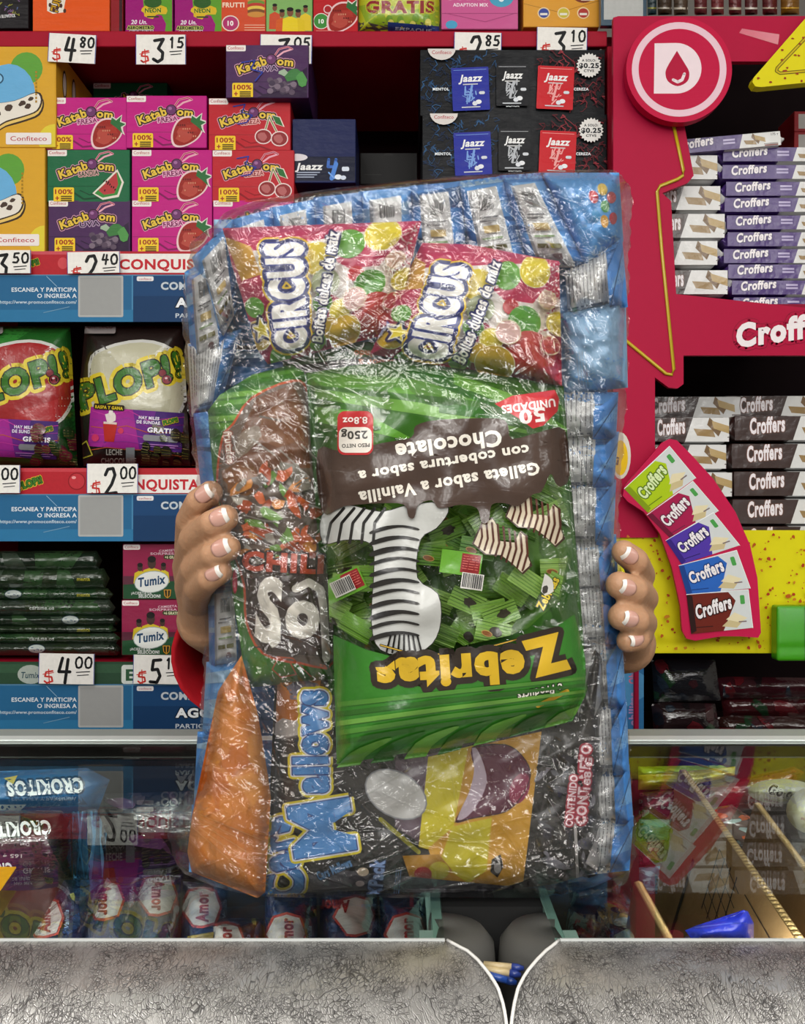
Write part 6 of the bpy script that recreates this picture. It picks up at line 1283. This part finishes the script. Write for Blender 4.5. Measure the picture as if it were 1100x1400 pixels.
for i, (ol, c, lb) in enumerate((([(776, 1240), (818, 1222), (842, 1262), (820, 1300), (770, 1300)], '3a1418', 'dark red and clear sweet bag beside the pale corner strip'), ([(806, 1222), (850, 1216), (900, 1280), (896, 1305), (838, 1302), (826, 1250)], '6a1a1e', 'red and gold sweet bag with lettering ORO near the cardboard flap'),
                               ([(775, 1205), (850, 1204), (846, 1226), (780, 1240)], '2a2626', 'clear wrapped dark sweets just behind the bundle foot'))):
    a = Art(); a.rect(760, 1190, 920, 1320, c)
    for k in range(20): x, y = r.uniform(770, 900), r.uniform(1205, 1290); a.blob(x, y, r.uniform(4, 16), r.uniform(2, 6), r.choice(('8a1c22', '1f1a1a', '9a8a8a', '5a1418', '3a3434')), k, 9, .3, r.uniform(0, 180))
    if i == 1: a.blob(840, 1252, 26, 13, 'a8843c', 2, 14, .15, 30).ell(844, 1244, 10, 4, '6a1a1e', 10).ell(850, 1260, 12, 6, 'b0b0a8', -10).poly([(836, 1280), (860, 1268), (880, 1292), (830, 1296)], 'a8b098').text('ORO', 868, 1268, 12, 'd8d0c0', rot=60, w=20, bold=2)
    lay('candy_bag', ol, .93 + .006 * i, .02, 6, c, 'dark_film', lb, 'candy bag', a, seed=110 + i, amp=.003, wl=26, back=2.4, L=5, aeps=.00018)

# ------------------------------------------------------------------ the shopkeeper behind the bundle
bm = bmesh.new(); bmesh.ops.create_uvsphere(bm, u_segments=14, v_segments=10, radius=1)
US = (np.array([q.co[:] for q in bm.verts]), [tuple(q.index for q in f.verts) for f in bm.faces]); bm.free()
def remeshed(parts, voxel, smooth=4):
    """parts: chains of (point, radius); returns one continuous surface"""
    VV = []; FF = []
    def sph(p, rad):
        rad = np.array(rad if hasattr(rad, '__len__') else (rad,) * 3)
        b = sum(len(q) for q in VV); VV.append(US[0] * rad + np.array(p)); FF.extend([tuple(i + b for i in f) for f in US[1]])
    for ch in parts:
        for i, (p, rad) in enumerate(ch):
            sph(p, rad)
            if i and not hasattr(rad, '__len__') and not hasattr(ch[i - 1][1], '__len__'):
                A, B = Vector(ch[i - 1][0]), Vector(p); n = max(2, int((B - A).length / (min(rad, ch[i - 1][1]) * .3)))
                for k in range(1, n): f = k / n; sph(A.lerp(B, f), ch[i - 1][1] * (1 - f) + rad * f)
    me = bpy.data.meshes.new('tmp'); me.from_pydata(np.concatenate(VV).tolist(), [], FF); o = bpy.data.objects.new('tmp', me); COL.objects.link(o)
    md = o.modifiers.new('r', 'REMESH'); md.mode = 'VOXEL'; md.voxel_size = voxel
    ms = o.modifiers.new('s', 'SMOOTH'); ms.iterations = smooth; ms.factor = .5
    e = o.evaluated_get(bpy.context.evaluated_depsgraph_get()); m2 = e.to_mesh()
    V = np.array([v.co[:] for v in m2.vertices]); F = [tuple(p.vertices) for p in m2.polygons]; e.to_mesh_clear()
    bpy.data.objects.remove(o); bpy.data.meshes.remove(me); return V, F
pb = Vector((0, 1.3, 0)); person = empty('person', tuple(pb), 'person in a wide sleeved red top hidden behind the bundle, holding it with both hands', 'person')
v = Vector
HL = dict(i=[((288, 674, .630), .0078), ((271, 686, .634), .0083), ((259, 712, .650), .0090), ((260, 752, .688), .0108)],
          m=[((308, 708, .614), .0082), ((290, 716, .616), .0085), ((264, 738, .640), .0094), ((258, 775, .684), .0112)],
          r=[((311, 749, .615), .0082), ((291, 758, .618), .0085), ((266, 778, .643), .0094), ((261, 802, .686), .0112)],
          l=[((302, 782, .619), .0072), ((286, 791, .624), .0080), ((271, 804, .648), .0092), ((270, 822, .690), .0108)])
HR = dict(i=[((852, 755, .633), .0078), ((868, 767, .638), .0086), ((876, 786, .668), .0094), ((868, 800, .712), .0108)],
          m=[((846, 800, .624), .0086), ((866, 807, .630), .0092), ((879, 818, .664), .0100), ((868, 822, .712), .0112)],
          r=[((849, 843, .625), .0086), ((868, 848, .631), .0092), ((878, 852, .666), .0098), ((868, 848, .712), .0110)],
          l=[((858, 876, .632), .0074), ((871, 873, .637), .0080), ((875, 867, .670), .0088), ((866, 868, .712), .0102)])
def hand(Hd, wr, el, th):
    ch = []; W_ = P(*wr)
    for k, c in Hd.items():
        c = [(P(*p), rad) for p, rad in c]; ch.append(c); ch.append([c[-1], (c[-1][0].lerp(W_, .55), .0150), (W_, .020)])
    ch.append([(P(*p), rad) for p, rad in th] + [(W_, .020)])
    ch.append([(W_, .0215), (W_.lerp(el, .35), .0265), (W_.lerp(el, .75), .031), (el, .034)]); return ch
eL, eR = v((-.150, .97, 1.125)), v((.135, .99, 1.110))
VL, FL_ = remeshed(hand(HL, (283, 848, .722), eL, [((372, 752, .768), .0090), ((340, 768, .768), .0100), ((300, 800, .752), .0130)]), .0014, 3)
VR, FR_ = remeshed(hand(HR, (856, 880, .748), eR, [((760, 760, .768), .0090), ((800, 780, .768), .0100), ((842, 815, .757), .0130)]), .0016, 3)
hd = v((.01, 1.27, 1.465))
body = [[(hd, (.074, .088, .105))], [(hd + v((0, -.02, -.045)), (.055, .066, .06))], [(hd + v((0, -.086, -.012)), .011), (hd + v((0, -.098, -.028)), .013)], [(hd + v((.076, .005, -.012)), (.010, .018, .03))], [(hd + v((-.076, .005, -.012)), (.010, .018, .03))],
        [(hd + v((-.018, -.080, -.056)), .009), (hd + v((.018, -.080, -.056)), .009)],
        [(hd + v((0, .02, -.06)), .052), (v((.01, 1.30, 1.33)), .055)], [(v((-.11, 1.30, 1.285)), .055), (v((.13, 1.30, 1.285)), .055)],
        [(v((.01, 1.29, 1.20)), (.145, .095, .13))], [(v((.01, 1.30, 1.05)), (.125, .09, .14))], [(v((.01, 1.32, .90)), (.155, .105, .12))],
        [(v((-.135, 1.30, 1.28)), .05), (v((-.150, 1.15, 1.19)), .043), (eL, .038)], [(v((.155, 1.30, 1.28)), .05), (v((.165, 1.15, 1.18)), .043), (eR, .038)],
        [(v((-.07, 1.32, .86)), .085), (v((-.08, 1.31, .47)), .055), (v((-.08, 1.33, .30)), .052), (v((-.08, 1.34, .08)), .038), (v((-.08, 1.24, .04)), .034)], [(v((.09, 1.32, .86)), .085), (v((.10, 1.31, .47)), .055), (v((.10, 1.33, .30)), .052), (v((.10, 1.34, .08)), .038), (v((.10, 1.24, .04)), .034)]]
VB, FB = remeshed(body, .011, 4)
Vall = np.concatenate([VB, VL, VR]) - np.array(pb); nb, nl = len(VB), len(VL)
Fall = FB + [tuple(i + nb for i in f) for f in FL_] + [tuple(i + nb + nl for i in f) for f in FR_]
mk('body', Vall, Fall, 'b58a6a', 'skin', person, smooth=True)
# nails: pale pink with white tips
def nail(Hd, key, nrm, wd=.0062, ln=.0115):
    (p0, r0), (p1, r1) = Hd[key][:2]; A, B = P(*p0), P(*p1); f = (A - B).normalized(); n = v(nrm).normalized(); n = (n - f * n.dot(f)).normalized(); s_ = f.cross(n)
    m = MB(); c = A - f * .0015; V = []; g = 9
    for i in range(g):
        for j in range(g):
            u = i / (g - 1); q = (j / (g - 1) - .5) * 2.0; e = 1 - .25 * abs(2 * u - .9) ** 3
            V.append(c + f * (u - .42) * ln * (1 - .10 * q * q) + s_ * math.sin(q) * wd * e + n * (math.cos(q) * wd * 1.15 - wd * 1.15 + r0 * (1.08 - .10 * u * u)) - f * 0)
    F = [(i * g + j, i * g + j + 1, (i + 1) * g + j + 1, (i + 1) * g + j) for i in range(g - 1) for j in range(g - 1)]
    cols = ['c99a8c' if i < 6 else 'efe9e2' for i in range(g - 1) for j in range(g - 1)]
    o = mk('fingernail', np.array([tuple(q - pb) for q in V]), F, cols, 'nail_varnish', person, smooth=True); md = o.modifiers.new('s', 'SOLIDIFY'); md.thickness = .0006; md.offset = 0; return o
for k in 'imrl': nail(HL, k, (.0, -1, .25), wd=.0058 if k == 'l' else .0066)
for k in 'imrl': nail(HR, k, (-.2, -1, .1), wd=.0054 if k == 'l' else .0064, ln=.0105)
# clothing and hair
sh_r = 'a3101c'
def sleeve(sh_, mid, el, end, name='sleeve', r0=.055, r1=.05, c=sh_r):
    m = MB(); pts = [sh_, sh_.lerp(mid, .6), mid, el, end]; rad = [.062, .06, .057, r0, r1]
    m.tube([p - pb for p in pts], rad, c, 28, caps=False); o = m.out(name, 'cloth', person, smooth=True); md = o.modifiers.new('s', 'SOLIDIFY'); md.thickness = .004; return o
sleeve(v((-.125, 1.30, 1.28)), v((-.152, 1.15, 1.19)), v((-.147, .97, 1.135)), v((-.140, .87, 1.118)), r0=.054, r1=.056)
sleeve(v((.145, 1.30, 1.28)), v((.166, 1.15, 1.18)), v((.137, .99, 1.115)), v((.140, .91, 1.106)), r0=.046, r1=.043)
VS, FS = remeshed([[(v((-.10, 1.30, 1.28)), .064), (v((.12, 1.30, 1.28)), .064)], [(v((.01, 1.29, 1.20)), (.153, .103, .135))], [(v((.01, 1.30, 1.05)), (.136, .100, .15))], [(v((.01, 1.32, .93)), (.166, .115, .09))]], .012, 4); mk('shirt', VS - np.array(pb), FS, sh_r, 'cloth', person, smooth=True)
VS, FS = remeshed([[(v((.01, 1.32, .86)), (.165, .115, .09))], [(v((-.07, 1.32, .84)), .094), (v((-.08, 1.31, .47)), .064), (v((-.08, 1.335, .10)), .055)], [(v((.09, 1.32, .84)), .094), (v((.10, 1.31, .47)), .064), (v((.10, 1.335, .10)), .055)]], .014, 4); mk('trousers', VS - np.array(pb), FS, '20242e', 'cloth', person, smooth=True)
VS, FS = remeshed([[(hd + v((0, .018, .022)), (.080, .090, .098))], [(hd + v((0, .06, -.05)), (.066, .045, .09))]], .009, 3); mk('hair', VS - np.array(pb), FS, '1c1412', 'cloth', person, smooth=True)
def ball(name, c, rad, col, mat='nail_varnish'):
    c = np.array(hd) - np.array(pb) + np.array(c); return mk(name, US[0] * np.array(rad) + c, US[1], col, mat, person, smooth=True)
for s_ in (-1, 1):
    ball('eye', (s_ * .028, -.074, .004), (.0115, .009, .0085), 'e6e2dc'); ball('iris', (s_ * .028, -.0805, .004), (.0052, .0035, .0052), '2a1a12')
    ball('eyelid', (s_ * .028, -.0735, .0085), (.014, .0105, .0055), 'a67c5e', 'skin'); ball('eyebrow', (s_ * .029, -.0745, .021), (.016, .006, .0028), '1c1412', 'cloth')
ball('upper_lip', (0, -.0905, -.0515), (.019, .006, .0040), '9a5a50', 'skin'); ball('lower_lip', (0, -.0895, -.0585), (.017, .0065, .0046), 'a5645a', 'skin')
